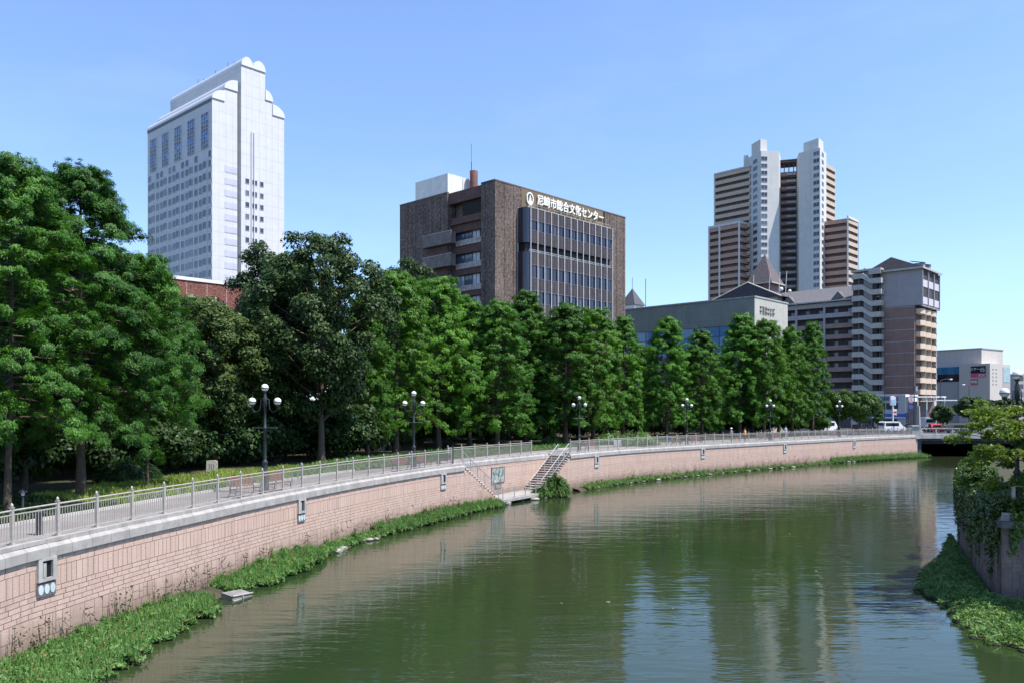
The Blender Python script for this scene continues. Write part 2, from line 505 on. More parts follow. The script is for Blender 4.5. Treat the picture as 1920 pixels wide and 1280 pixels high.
def stone_face(cv, u0, u1, ztop, zbot, cut=None, step=0.4):
    """joints and blocks: two brick courses, one course on end, five brick courses, then irregular blocks. cut(u) gives a lower top."""
    mb = MB(); J = 0.0085; r = random.Random(int(u1 * 10) + 3)
    def P(u, z, d): q = cv.off(u, d); return (q.x, q.y, z)
    def top(u): return min(ztop, cut(u)) if cut else ztop
    n = max(1, int((u1 - u0) / step))
    for i in range(n):
        a, b = u0 + (u1 - u0) * i / n, u0 + (u1 - u0) * (i + 1) / n
        if max(top(a), top(b)) <= zbot + 0.02: continue
        mb.quad(P(a, zbot, -0.012), P(b, zbot, -0.012), P(b, max(top(b), zbot), -0.012), P(a, max(top(a), zbot), -0.012), 1)
    def blk(a, b, z0, z1, c=0):
        a, b = a + J, min(b, u1) - J; z0 += J; z1 -= J
        if b - a < 0.03: return
        t = min(top(a), top(b))
        if z1 > t:
            z1 = t - J
            if z1 - z0 < 0.05: return
        d = 0.012 + r.random() * 0.007
        if c:                                              # block with a clipped corner
            k = min(b - a, z1 - z0) * 0.35
            q = [(a + k, z0), (b, z0), (b, z1 - k), (b - k, z1), (a, z1), (a, z0 + k)]
        else:
            q = [(a, z0), (b, z0), (b, z1), (a, z1)]
        mb.add([P(x, z, d) for x, z in q], [tuple(range(len(q)))], 0)
    z = ztop
    def course(h, w, jit):
        nonlocal z
        u = u0 - r.random() * w
        while u < u1:
            ww = w * (1 + jit * (r.random() - 0.5))
            blk(max(u, u0), u + ww, z - h, z); u += ww
        z -= h
    course(0.17, 0.55, 0.4); course(0.17, 0.55, 0.4); course(0.62, 0.25, 0.3)
    for _ in range(5): course(0.165, 0.5, 0.5)
    def split(a, b, z0, z1, dep):
        w, h = b - a, z1 - z0
        if dep <= 0 or (w < 0.42 and h < 0.42) or (dep < 3 and r.random() < 0.18):
            blk(a, b, z0, z1, 1 if (r.random() < 0.16 and w > 0.3 and h > 0.3) else 0); return
        if (w > h) == (r.random() < 0.85):
            k = a + w * r.uniform(0.35, 0.65); split(a, k, z0, z1, dep - 1); split(k, b, z0, z1, dep - 1)
        else:
            k = z0 + h * r.uniform(0.35, 0.65); split(a, b, z0, k, dep - 1); split(a, b, k, z1, dep - 1)
    u = u0
    while u < u1:
        w = r.uniform(0.9, 1.3); split(u, min(u + w, u1), zbot, z, 4); u += w
    return mb

def coping(cv, u0, u1, parent, d_out=0.1):
    mb = MB(); n = int((u1 - u0) / 0.95)
    for i in range(n):
        a, b = u0 + (u1 - u0) * i / n + 0.006, u0 + (u1 - u0) * (i + 1) / n - 0.006
        sec = [(d_out, -0.43), (d_out, -0.13), (d_out - 0.03, -0.10), (-0.02, -0.02), (-0.02, 0.12), (-0.52, 0.12), (-0.52, -0.43)]
        vs = []
        for u in (a, b):
            for d, z in sec:
                q = cv.off(u, d); vs.append((q.x, q.y, z))
        k = len(sec)
        mb.add(vs, [(j, k + j, k + (j + 1) % k, (j + 1) % k) for j in range(k)] + [tuple(range(k)), tuple(range(k, 2 * k))[::-1]], 0)
    return mb.build('coping', M_cope, parent)

M_disc = mat('painted_disc', (0.42, 0.50, 0.52), 0.5, var=0.2, island=0.2)
M_plaque = mat('plaque_frame', (0.13, 0.115, 0.11), 0.7, var=0.2)
def niche(cv, u, parent):
    """square drain opening in a grey slab, three discs on a plaque below it"""
    q = cv.off(u, 0.012); t = cv.tan(u); rz = math.atan2(t.y, t.x)
    mb = MB()
    for x0, x1, z0, z1 in ((-0.36, -0.2, -1.16, -0.43), (0.2, 0.36, -1.16, -0.43), (-0.2, 0.2, -1.16, -1.06), (-0.2, 0.2, -0.52, -0.43)):
        mb.box(x0, x1, -0.11, 0.05, z0, z1)
    o = mb.build('drain_niche', M_conc, parent, (q.x, q.y, 0), rz)
    k = MB(); k.box(-0.2, 0.2, -0.02, 0.05, -1.06, -0.52); k.build('opening', M_black, o)
    k = MB(); k.box(-0.16, -0.04, -0.09, -0.02, -1.04, -0.6); k.build('outlet_pipe', M_conc, o)
    k = MB(); k.box(-0.36, 0.36, -0.06, 0.05, -1.62, -1.2); pl = k.build('plaque', M_plaque, o)
    for x in (-0.23, 0.0, 0.23):
        k = MB(); n = 14
        vs = [(x + 0.098 * math.cos(2 * PI * i / n), -0.075, -1.41 + 0.155 * math.sin(2 * PI * i / n)) for i in range(n)]
        vs2 = [(a, -0.058, c) for a, _, c in vs]
        k.add(vs + vs2, [tuple(range(n))] + [(i, n + i, n + (i + 1) % n, (i + 1) % n) for i in range(n)], 0)
        k.build('disc', M_disc, o)
    return o

uA, uB = C_near.len, 0.0
w1 = thing('river_wall', 'long pink stone embankment wall on the near side of the stair landing', 'wall', (0, 0, 0))
stone_face(C_near, 30.0, C_near.len, -0.43, WZ - 0.15).build('stone_face', [M_stone, M_joint], w1)
coping(C_near, 30.0, C_near.len, w1)
for px in (82, 566, 827): niche(C_near, C_near.u_px(px), w1)
w2 = thing('river_wall', 'pink stone embankment wall running from the stair landing to the bridge', 'wall', (0, 0, 0))
stone_face(C_far, 0.0, C_far.len, -0.43, WZ - 0.15).build('stone_face', [M_stone, M_joint], w2)
coping(C_far, 0.0, C_far.len, w2)
for px in (1118, 1317, 1470, 1600): niche(C_far, C_far.u_px(px), w2)
w3 = thing('river_wall', 'set back pink stone wall between the two flights of steps, with a mural', 'wall', (0, 0, 0))
stone_face(C_rec, 0.0, C_rec.len, -0.43, WZ - 0.15).build('stone_face', [M_stone, M_joint], w3)
coping(C_rec, 0.0, C_rec.len, w3, 0.06)

# mural and its plaque on the recessed wall
def mural_mat():
    m, nt, b = new_mat('mural_paint')
    v = coords(nt, (1.6, 1.6, 0.8))
    n1 = noise(nt, v, 2.2, 4, 0.6)
    cr = nt.nodes.new('ShaderNodeValToRGB'); lk(nt, n1, cr.inputs[0])
    e = cr.color_ramp.elements; e[0].position = 0.36; e[0].color = (0.03, 0.035, 0.04, 1); e[1].position = 0.66; e[1].color = (0.58, 0.57, 0.50, 1)
    for p, c in ((0.45, (0.16, 0.21, 0.17, 1)), (0.52, (0.40, 0.43, 0.38, 1)), (0.58, (0.12, 0.15, 0.2, 1))):
        k = e.new(p); k.color = c
    lk(nt, cr.outputs[0], b.inputs['Base Color']); b.inputs['Roughness'].default_value = 0.6
    return m
um = min((C_rec.len * i / 300 for i in range(301)), key=lambda u: abs(960 + F * C_rec.off(u, 0).x / C_rec.off(u, 0).y - 933))
q = C_rec.off(um, 0.03); rz = math.atan2(LU.y, LU.x)
mu = thing('mural', 'tall green and white mural picture fixed to the set back wall', 'mural', (q.x, q.y, 0), rz)
k = MB(); k.box(-0.98, 0.98, -0.03, 0.0, -2.0, -0.78); k.build('picture', mural_mat(), mu)
k = MB()
for a in ((-1.04, -0.98, -2.06, -0.72), (0.98, 1.04, -2.06, -0.72), (-0.98, 0.98, -2.06, -2.0), (-0.98, 0.98, -0.78, -0.72)): k.box(a[0], a[1], -0.05, 0.0, a[2], a[3])
k.build('frame', M_plaque, mu)
k = MB(); k.box(-0.48, 0.48, -0.05, 0.0, -2.52, -2.14)
for i in range(3): k.box(-0.4, 0.4, -0.058, -0.05, -2.27 - 0.1 * i, -2.23 - 0.1 * i, 1)
tag(k.build('plaque', [M_plaque, M_conc], None, (q.x, q.y, 0), rz), 'small dark plaque on the set back wall below the mural', 'plaque')

# ------------------------------------------------------------------ landing and its two flights of steps
M_tread = mat('step_tread', (0.46, 0.43, 0.40), 0.85, var=0.2, vscale=4)
M_riser = mat('step_riser', (0.13, 0.06, 0.05), 0.85, var=0.3, vscale=5)
LZ = -3.05
def flight(s0, s1, label, mirror):
    """solid flight from the promenade (s0) down to the landing (s1), steps run along the wall"""
    o = A2
    root = thing('stone_steps', label, 'steps', (o.x, o.y, 0), math.atan2(LU.y, LU.x))
    n = 16; mb = MB(); run = (s1 - s0) / n; rise = (0.0 - LZ) / (n + 0.0)
    W0, W1 = -0.0, SET - 0.04                                # local y grows away from the river
    for i in range(n):
        a, b = s0 + run * i, s0 + run * (i + 1); z = -rise * (i + 1) + 0.04
        x0, x1 = min(a, b), max(a, b)
        mb.box(x0, x1, W0, W1, z - 0.06, z, 0)               # tread slab
        mb.box(x0 + 0.012 * (mirror > 0), x1 - 0.012 * (mirror < 0), W0 + 0.02, W1 - 0.02, WZ - 0.1, z - 0.06, 1)
    mb.build('flight', [M_tread, M_riser], root)
    k = MB()
    for w in (0.10,):
        pts = []
        for j in range(6):
            t = j / 5; x = s0 + (s1 - s0) * t; z = -(0 - LZ) * t
            k.tube((x, w, z - 0.05), (x, w, z + 1.0), 0.035, n=6); pts.append((x, w, z + 1.0))
        k.path(pts, 0.03, 6)
        k.path([(p[0], p[1], p[2] - 0.75) for p in pts], 0.018, 6)
        if mirror > 0:
            for j in range(40):
                t = j / 39; x = s0 + (s1 - s0) * t; z = LZ * t
                k.tube((x, w, z + 0.22), (x, w, z + 0.98), 0.008, n=4, cap=False)
    k.build('handrail', M_steel, root)
    if mirror < 0:
        k = MB(); pts = [(s0 + (s1 - s0) * t, 1.25, LZ * t + 0.9) for t in (0, 0.25, 0.5, 0.75, 1)]
        k.path(pts, 0.03, 6)
        for p in pts: k.tube((p[0], p[1], p[2] - 0.95), p, 0.03, n=6)
        k.build('handrail', M_steel, root)
    return root
LL = (B2 - A2).length
flight(0.0, 5.0, 'narrow flight of stone steps beside the wall, ending at the landing below the mural', 1)
flight(LL, LL - 5.2, 'broad flight of dark red steps rising beside the green reed clump', -1)
sf = Curve([A2, B2], 0.4, False)
sw = thing('retaining_wall', 'low triangles of pink stone carrying the two flights of steps', 'wall', (0, 0, 0))
stone_face(sf, 0.0, 5.0, -0.43, WZ - 0.15, cut=lambda u: -0.02 + LZ * u / 5.0 - 0.16).build('stone_face', [M_stone, M_joint], sw)
stone_face(sf, LL - 5.2, LL, -0.43, WZ - 0.15, cut=lambda u: -0.02 + LZ * (LL - u) / 5.2 - 0.16).build('stone_face', [M_stone, M_joint], sw)
ld = thing('landing', 'pale concrete landing at the water between the two flights of steps', 'landing', (A2.x, A2.y, 0), math.atan2(LU.y, LU.x))
k = MB(); k.box(4.4, LL - 4.6, -0.5, SET - 0.05, LZ - 0.22, LZ); k.build('slab', M_cope, ld)
k = MB(); k.box(0, 0.35, -0.3, 0.2, WZ - 0.4, LZ - 0.22); ME_sup = k.mesh('support', M_conc_dark)
for x in (4.9, 8.0, LL - 5.2): put('support', ME_sup, ld, (x, 0, 0))
k = MB(); xs = [4.9 + i * (LL - 10.2) / 4 for i in range(5)]
for x in xs: k.tube((x, -0.38, LZ), (x, -0.38, LZ + 0.98), 0.035, n=6)
for z in (0.93, 0.5): k.tube((xs[0], -0.38, LZ + z), (xs[-1], -0.38, LZ + z), 0.02, n=6)
k.build('guard_rail', M_steel, ld)

# ------------------------------------------------------------------ railings
SP = 1.85
M_rail = mat('railing_paint', (0.40, 0.37, 0.335), 0.45, 0.15, var=0.15, vscale=6)
pm = MB()
pm.box(-0.045, 0.045, -0.045, 0.045, 0, 1.10); pm.box(-0.06, 0.06, -0.06, 0.06, 0, 0.05); pm.box(-0.058, 0.058, -0.058, 0.058, 1.10, 1.13)
pm.lathe([(0.028, 1.13), (0.05, 1.17), (0.04, 1.21), (0.005, 1.26)], n=8)
ME_post = pm.mesh('post', M_rail)
def panel_mesh(L):
    mb = MB()
    mb.tube((0.045, 0, 1.03), (L - 0.045, 0, 1.03), 0.032, n=6)
    mb.box(0.045, L - 0.045, -0.016, 0.016, 0.885, 0.92); mb.box(0.045, L - 0.045, -0.016, 0.016, 0.09, 0.125)
    n = 15
    for i in range(n):
        x = 0.1 + (L - 0.2) * i / (n - 1); mb.box(x - 0.009, x + 0.009, -0.009, 0.009, 0.125, 0.885)
    return mb.mesh('rail_panel', M_rail)
ME_panel = panel_mesh(SP)
def railing(cv, u0, u1, label, gaps=()):
    root = thing('railing', label, 'railing', (0, 0, 0))
    us = []; u = u0
    while u <= u1 + 0.01: us.append(u); u += SP
    pts = [cv.off(min(u, cv.len), -0.27) for u in us]
    for i, p in enumerate(pts):
        t = cv.tan(min(us[i], cv.len)); put('post', ME_post, root, (p.x, p.y, 0.12), math.atan2(t.y, t.x))
        if i + 1 < len(pts):
            d = pts[i + 1] - p
            put('rail_panel', ME_panel, root, (p.x, p.y, 0.12), math.atan2(d.y, d.x), (d.length / SP, 1, 1))
    return root
u_start = C_near.u_px(22) - SP * 6
railing(C_near, u_start, C_near.len - 0.2, 'grey steel railing with upright bars along the promenade before the landing')
railing(C_rec, 1.2, C_rec.len - 1.6, 'steel railing set back above the mural between the two flights of steps')
railing(C_far, 0.6, C_far.len, 'steel railing on the river wall from the landing to the bridge')

# dark ornamental gate above the near flight
gp = C_near.off(C_near.len - 2.4, -0.7); t = C_near.tan(C_near.len - 1)
gt = thing('iron_gate', 'dark iron gate with scrolls where the near flight leaves the promenade', 'gate', (gp.x, gp.y, 0.02), math.atan2(t.y, t.x))
k = MB()
k.box(-0.05, 0.05, -0.05, 0.05, 0, 1.3); k.lathe([(0.03, 1.3), (0.07, 1.35), (0.03, 1.42)], n=8); ME_gp = k.mesh('gate_post', M_iron)
for x in (0, 1.9): put('gate_post', ME_gp, gt, (x, 0, 0))

k = MB()
for z in (0.15, 1.1): k.box(0.05, 1.85, -0.02, 0.02, z, z + 0.05)
for i in range(6):
    x = 0.2 + i * 0.3
    k.path([(x + 0.13 * math.cos(a) * (1 - a / 14), 0, 0.62 + 0.4 * math.sin(a) * (1 - a / 14)) for a in [j * 0.5 for j in range(20)]], 0.014, 4)
k.build('leaf', M_iron, gt)

# ------------------------------------------------------------------ opposite bank: ivy wall
wr = thing('river_wall', 'shaded brick embankment wall overgrown with ivy on the opposite bank', 'wall', (0, 0, 0))
M_conc_shade = mat('shade_toned_concrete', (0.15, 0.15, 0.145), 0.9, var=0.35, streak=0.3)  # the shade on the pier cap is put into this dark colour
cr_ = Curve(RIGHTW[::-1])                                     # travelled back so that the river lies on its right
M_stone_shade = mat('shade_toned_stone', (0.25, 0.185, 0.16), 0.9, var=0.3, vscale=0.8, streak=0.4, island=0.12, bump=0.2, bscale=14)  # streaked stone, the bank's shade put into its darker colour
stone_face(cr_, 0, cr_.len, -0.43, WZ - 0.15).build('stone_face', [M_stone_shade, M_joint], wr)
cfront = Curve([(19.3, 32.0), (46, 30.0)], 0.5, False)
stone_face(cfront, 0, cfront.len, -0.43, WZ - 0.15).build('stone_face', [M_stone_shade, M_joint], wr)
coping(cr_, 0, cr_.len, wr); coping(cfront, 0.12, cfront.len, wr)
k = MB(); k.box(19.15, 20.3, 31.66, 32.5, -0.46, -0.2); k.build('pier_cap', M_conc_shade, wr)
for i, (x, y) in enumerate(((20.15, 32.6), (22.2, 32.3))):
    pass
rp = thing('railing', 'blue grey pipe railing among the ivy on the opposite bank', 'railing', (0, 0, 0))
for x, y in ((20.0, 32.35), (21.8, 32.25), (23.6, 32.1), (25.4, 31.95)):
    k = MB(); k.box(-0.055, 0.055, -0.055, 0.055, -0.1, 1.1); k.build('post', M_steel, rp, (x, y, 0.0))
k = MB()
for z in (1.12,): k.tube((20.0, 32.35, z), (25.4, 31.95, z), 0.028, n=6)
k.build('rail', M_steel, rp)
pb = thing('concrete_parapet', 'short pale concrete parapet block at the bend of the opposite bank', 'parapet', (*at(1837, 42.5), 0), 0.9)
k = MB(); k.box(-0.6, 0.9, -0.25, 0.25, 0.0, 0.55); k.box(-0.65, 0.95, -0.3, 0.3, 0.55, 0.63); k.build('block', M_white, pb)

# ------------------------------------------------------------------ bridge
br = thing('road_bridge', 'low grey concrete road bridge crossing the river at the bend', 'bridge', (0, 0, 0))
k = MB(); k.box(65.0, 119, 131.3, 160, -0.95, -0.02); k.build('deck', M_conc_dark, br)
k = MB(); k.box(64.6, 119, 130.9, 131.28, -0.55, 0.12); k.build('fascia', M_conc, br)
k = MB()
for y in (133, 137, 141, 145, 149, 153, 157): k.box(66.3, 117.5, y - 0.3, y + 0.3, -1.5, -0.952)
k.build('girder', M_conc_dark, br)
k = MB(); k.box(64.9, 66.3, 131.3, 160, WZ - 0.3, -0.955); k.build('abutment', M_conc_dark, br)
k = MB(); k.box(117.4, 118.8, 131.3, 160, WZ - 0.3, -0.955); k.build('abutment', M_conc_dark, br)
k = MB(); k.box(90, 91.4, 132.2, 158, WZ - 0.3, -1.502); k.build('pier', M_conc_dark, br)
k = MB(); k.box(65.8, 118.6, 131.0, 131.2, 0.98, 1.14); k.box(65.8, 118.6, 131.03, 131.17, 0.12, 0.2)
x = 66.0
while x < 118.5: k.box(x - 0.09, x + 0.09, 131.02, 131.18, 0.2, 0.98); x += 2.6
k.build('parapet', M_conc, br)
k = MB(); k.box(64.5, 65.7, 130.6, 131.8, -0.6, 1.35); k.box(64.35, 65.85, 130.45, 131.95, 1.35, 1.6); k.build('end_pillar', M_conc, br)
k = MB(); k.box(65.95, 66.0, 134, 158, 0, 0.14); k.box(66.0, 118, 131.3, 133.8, 0.0, 0.14); k.build('pavement_slab', M_conc, br)
k = MB(); k.box(66.4, 117.3, 158.2, 159.4, WZ - 0.3, -0.96)  # added wall, closes the far opening so the underside stays dark
tag(k.build('retaining_wall', M_conc_dark), 'added concrete wall keeping deep shade beneath the far side of the bridge', 'wall')
# ------------------------------------------------------------------ windows
_wm = {}
def window_mesh(w, h, mullions=1, frame=None, glass=None, depth=0.07, transom=False):
    key = (round(w, 2), round(h, 2), mullions, frame.name, glass.name, transom)
    if key in _wm: return _wm[key]
    mb = MB(); t = 0.06
    mb.box(-w / 2, w / 2, -0.02, 0.0, 0, h, 1)
    for a in ((-w / 2 - t, -w / 2, -t, h + t), (w / 2, w / 2 + t, -t, h + t), (-w / 2, w / 2, -t, 0), (-w / 2, w / 2, h, h + t)):
        mb.box(a[0], a[1], -depth, 0.0, a[2], a[3], 0)
    for i in range(mullions):
        x = -w / 2 + w * (i + 1) / (mullions + 1); mb.box(x - 0.03, x + 0.03, -depth * 0.8, -0.02, 0, h, 0)
    if transom: mb.box(-w / 2, w / 2, -depth * 0.75, -0.02, h * 0.62, h * 0.62 + 0.05, 0)
    _wm[key] = mb.mesh('window', [frame, glass])
    return _wm[key]

def windows(parent, specs, frame, glass=None, name='window', limit=100):
    """specs: (x, y, z, rz, w, h, mullions); the window looks along its own -y. The first LIMIT are parts of their own, the rest one mesh."""
    glass = glass or M_glass
    rest = MB()
    for i, (x, y, z, rz, w, h, mu_) in enumerate(specs):
        me = window_mesh(w, h, mu_, frame, glass)
        if i < limit: put(name, me, parent, (x, y, z), rz)
        else:
            M = Matrix.Translation((x, y, z)) @ Matrix.Rotation(rz, 4, 'Z')
            vs = [M @ v.co for v in me.vertices]; o = len(rest.v)
            rest.v.extend([tuple(v) for v in vs])
            for p in me.polygons: rest.f.append(tuple(o + k for k in p.vertices)); rest.m.append(p.material_index); rest.sm.append(False)
    if rest.v: tag(rest.build(name, [frame, glass], parent), kind='stuff')
FX, FY = -PI / 2, 0.0          # a wall facing local -x / local -y
R_ = math.atan2(0.725, 0.688)

# ================================================================== brown civic building
M_rib = panel_mat('ribbed_brown_concrete', (0.150, 0.115, 0.100), (0.055, 0.042, 0.038), 1.9, 60, 0.06, 0.95, 0.2, 0.4, 1.0, 6, speck=0.5, specks=2.6)
M_bband = mat('brown_band', (0.11, 0.06, 0.052), 0.8, var=0.2, streak=0.2)
M_bpanel = mat('brown_panel', (0.058, 0.048, 0.049), 0.55, var=0.2, island=0.16)
M_sill = mat('speckled_sill', (0.36, 0.34, 0.32), 0.8, var=0.4, vscale=2.5)
M_fin = mat('pale_mullion', (0.58, 0.54, 0.55), 0.5, var=0.08)
M_olive = panel_mat('olive_brick', (0.19, 0.145, 0.085), (0.13, 0.1, 0.065), 0.24, 0.09, 0.012, 0.9, 0.15, 0.1, 0.2, 20, offset=0.5)
M_bglass = glass_mat('bronze_glass', (0.018, 0.022, 0.04), (0.07, 0.075, 0.10), 0.08, 0.3)
M_frame = mat('window_frame', (0.12, 0.11, 0.115), 0.5, var=0.1)
M_wframe = mat('pale_window_frame', (0.55, 0.56, 0.58), 0.5, var=0.05)
M_curt = glass_mat('curtained_glass', (0.10, 0.12, 0.16), (0.42, 0.45, 0.50), 0.1, 0.7)

cc = thing('civic_building', 'brown ribbed concrete block with large white lettering above a bronze glass bay', 'building', (-2.4, 113, 0), R_)
H = 36.0
k = MB()
k.box(0, 31, 0, 2.73, 0, H)                       # corner pier of the shaded side (its long face is the lettered side)
k.box(0, 31, 9.85, 21, 0, H)                       # solid block
k.box(1.6, 31, 2.73, 9.85, 0, H - 0.4)             # recessed window bay
k.build('wall', M_rib, cc)
k = MB()
for z0, z1 in ((28.0, 28.85), (24.9, 25.3), (21.7, 22.0), (18.3, 18.9), (31.2, 31.9)):
    k.box(0.9, 1.58, 2.75, 9.83, z0 - 1.15, z0)
k.box(0.5, 1.58, 2.75, 9.83, 31.2, 32.2); k.box(0.25, 1.58, 2.75, 9.83, 34.3, 35.95)
k.build('spandrel', M_bband, cc)
k = MB(); k.box(0.8, 1.0, 3.2, 7.4, 32.25, 34.25)
for i in range(9): k.box(0.72, 0.8, 3.2, 7.4, 32.35 + i * 0.21, 32.42 + i * 0.21)
k.build('louvre', M_black, cc)
sp = []
for z in (28.9, 25.5, 22.2, 18.9):
    k = MB(); k.box(0.78, 1.58, 2.75, 8.9, z - 0.85, z - 0.06); k.build('sill_band', M_sill, cc)
    for j in range(4): sp.append((1.5, 3.6 + j * 1.62, z, FX, 1.45, 2.15, 1))
windows(cc, sp, M_frame, M_curt)
M_balc = mat('balcony_concrete', (0.17, 0.145, 0.14), 0.85, var=0.2, streak=0.3)
for z in (28.3, 25.0, 21.7):
    k = MB(); k.box(-1.0, 0.0, 8.0, 14.4, z, z + 0.18); k.box(-1.0, -0.85, 8.0, 14.4, z + 0.18, z + 1.75); k.box(-0.85, -0.02, 8.0, 8.15, z + 0.18, z + 1.75)
    k.box(-0.85, -0.02, 14.25, 14.4, z + 0.18, z + 1.75)
    o = k.build('balcony', M_balc, cc)
    k = MB(); k.box(-1.04, -0.81, 7.98, 14.42, z + 1.752, z + 1.84); k.build('balcony_rail', M_sill, o)
k = MB(); k.box(-0.01, 0.03, 9.9, 14.2, 20, 28.0); k.build('dark_recess', M_bband, cc)
# bronze glass bay on the lettered side
zs = [32.9, 31.2, 29.7, 27.9, 26.6, 24.8, 22.9, 21.1, 19.3, 17.6]
kinds = 'pgp.pgpgp'
X0, X1, YB = 5.5, 25.0, -1.75
NB = 13; bw = (X1 - X0) / NB
panels, bars, corner = MB(), MB(), MB()
specs_g = []
for r in range(9):
    z1, z0 = zs[r], zs[r + 1]
    if kinds[r] == '.': continue
    for i in range(NB):
        a, b = X0 + i * bw, X0 + (i + 1) * bw
        for h in range(2):
            c0, c1 = a + 0.05 + h * (bw - 0.1) / 2, a + 0.05 + (h + 1) * (bw - 0.1) / 2
            if kinds[r] == 'p': panels.box(c0 + 0.03, c1 - 0.03, YB + 0.05, YB + 0.5, z0 + 0.05, z1 - 0.05)
            else: panels.box(c0 + 0.03, c1 - 0.03, YB + 0.12, YB + 0.5, z0 + 0.03, z1 - 0.03, 1)
    bars.box(X0, X1, YB + 0.02, YB + 0.5, z1 - 0.05, z1 + 0.05)
    # rounded glass corner
    n = 6
    arc = [(X0 - 0.9 * math.sin(j / n * PI / 2), YB + 0.95 - 0.9 * math.cos(j / n * PI / 2)) for j in range(n + 1)]
    for j in range(n):
        p, q = arc[j], arc[j + 1]
        corner.quad((p[0], p[1], z0), (q[0], q[1], z0), (q[0], q[1], z1), (p[0], p[1], z1))
    corner.quad((arc[-1][0], arc[-1][1], z0), (arc[-1][0], 0, z0), (arc[-1][0], 0, z1), (arc[-1][0], arc[-1][1], z1))
bay = panels.build('glass_bay', [M_bpanel, M_bglass], cc)
corner.build('corner_glass', glass_mat('navy_glass', (0.012, 0.014, 0.03), (0.02, 0.022, 0.04), 0.15, 0.2), bay)
k = MB(); k.box(X0 - 0.6, X1, YB + 0.55, -0.001, 17.6, 27.88); k.box(X0 - 0.6, X1, YB + 0.55, -0.001, 27.92, 32.9); k.box(X0 - 0.6, X1 + 0.02, YB + 0.1, -0.002, 17.3, 17.58)
k.build('bay_core', M_black, cc)
k = MB(); k.box(X0, X1, YB + 0.25, -0.3, 26.75, 26.82); k.box(X0, X1, YB + 0.2, YB + 0.26, 26.95, 27.02)
for i in range(40): k.box(X0 + i * 0.52, X0 + 0.03 + i * 0.52, YB + 0.21, YB + 0.25, 26.5, 26.95)
k.build('maintenance_rail', M_steel, bay)
for i in range(NB + 1):
    x = X0 + i * bw
    f = MB(); f.box(-0.05, 0.05, -0.09, 0.02, 17.6, 33.0); f.build('mullion', M_fin, bay, (x, YB, 0))
bars.build('transom', M_frame, bay)
k = MB(); k.box(X0 - 0.9, X0 - 0.82, -0.14, -0.001, 17.6, 33.05); k.build('mullion', M_fin, bay)
k = MB(); k.box(X0 - 0.3, X1, -1.5, -0.01, 32.95, 33.12)
for i in range(24): k.tube((X0 + i * 0.88, -1.4, 33.1), (X0 + i * 0.88, -1.4, 33.5), 0.03, n=4)
k.tube((X0, -1.4, 33.5), (X1, -1.4, 33.5), 0.03, n=4)
k.build('bay_roof', M_sill, bay)
k = MB(); k.box(5.4, 24.8, -0.06, -0.003, 33.1, 35.95); sgn = k.build('sign_panel', M_olive, cc)
k = MB(); k.box(24.85, 25.3, -0.04, -0.003, 31.5, 35.9); k.box(27.0, 27.35, -0.04, -0.003, 31.2, 33.6); k.build('slot', M_black, cc)
M_let = mat('white_lettering', (0.82, 0.81, 0.78), 0.5, var=0.02)
me = text_mesh('尼崎市総合文化センター', 1.3, M_let, 0.09, 0.012)
o = put('lettering', me, sgn, (16.6, -0.28, 34.25)); o.rotation_euler = (PI / 2, 0, 0)
wdt = max(v.co.x for v in me.vertices) - min(v.co.x for v in me.vertices)
o.scale = (16.0 / wdt, 1.25, 1)
k = MB(); cx, cz, ex, ez = 7.05, 34.7, 0.72, 0.92; n = 28
ring = []
for rr, yy in ((1.0, -0.3), (0.80, -0.3), (0.80, -0.12), (1.0, -0.12)):
    ring.append([(cx + ex * rr * math.cos(2 * PI * i / n), yy, cz + ez * rr * math.sin(2 * PI * i / n)) for i in range(n)])
for a in range(4):
    A_, B_ = ring[a], ring[(a + 1) % 4]
    for i in range(n): k.quad(A_[i], A_[(i + 1) % n], B_[(i + 1) % n], B_[i])
k.extrude([(cx, cz + 0.62), (cx + 0.2, cz - 0.05), (cx + 0.34, cz - 1.0), (cx + 0.1, cz - 0.82), (cx - 0.05, cz - 1.05), (cx - 0.3, cz - 0.82), (cx - 0.16, cz - 0.05)], 'y', -0.31, -0.12)
k.build('emblem', M_let, sgn)
k = MB(); k.box(-0.05, 31.05, -0.05, 0.35, H, H + 0.18); k.box(-0.05, 0.35, 0.35, 2.73, H, H + 0.18); k.box(-0.05, 0.35, 9.85, 21, H, H + 0.18); k.box(30.7, 31.05, 0.35, 21, H, H + 0.18)
k.build('roof_coping', mat('brown_coping', (0.13, 0.10, 0.09), 0.8), cc)
k = MB(); k.box(2, 7.5, 12, 19.6, H - 0.2, 39.8); k.build('plant_room', mat('white_cladding', (0.66, 0.67, 0.64), 0.6, var=0.08, streak=0.1), cc)
k = MB(); k.lathe([(0.62, H - 0.2), (0.62, 40.8), (0.5, 40.85), (0.5, 40.5)], (6.4, 10.9, 0), 16); k.build('chimney', mat('rusty_chimney', (0.14, 0.06, 0.05), 0.8, var=0.3, streak=0.4), cc)
k = MB(); k.tube((5.6, 10.6, H), (5.6, 10.6, 42), 0.06, n=6); k.tube((5.6, 10.6, 42), (5.6, 10.6, 44.8), 0.03, n=5); k.build('antenna', M_iron, cc)

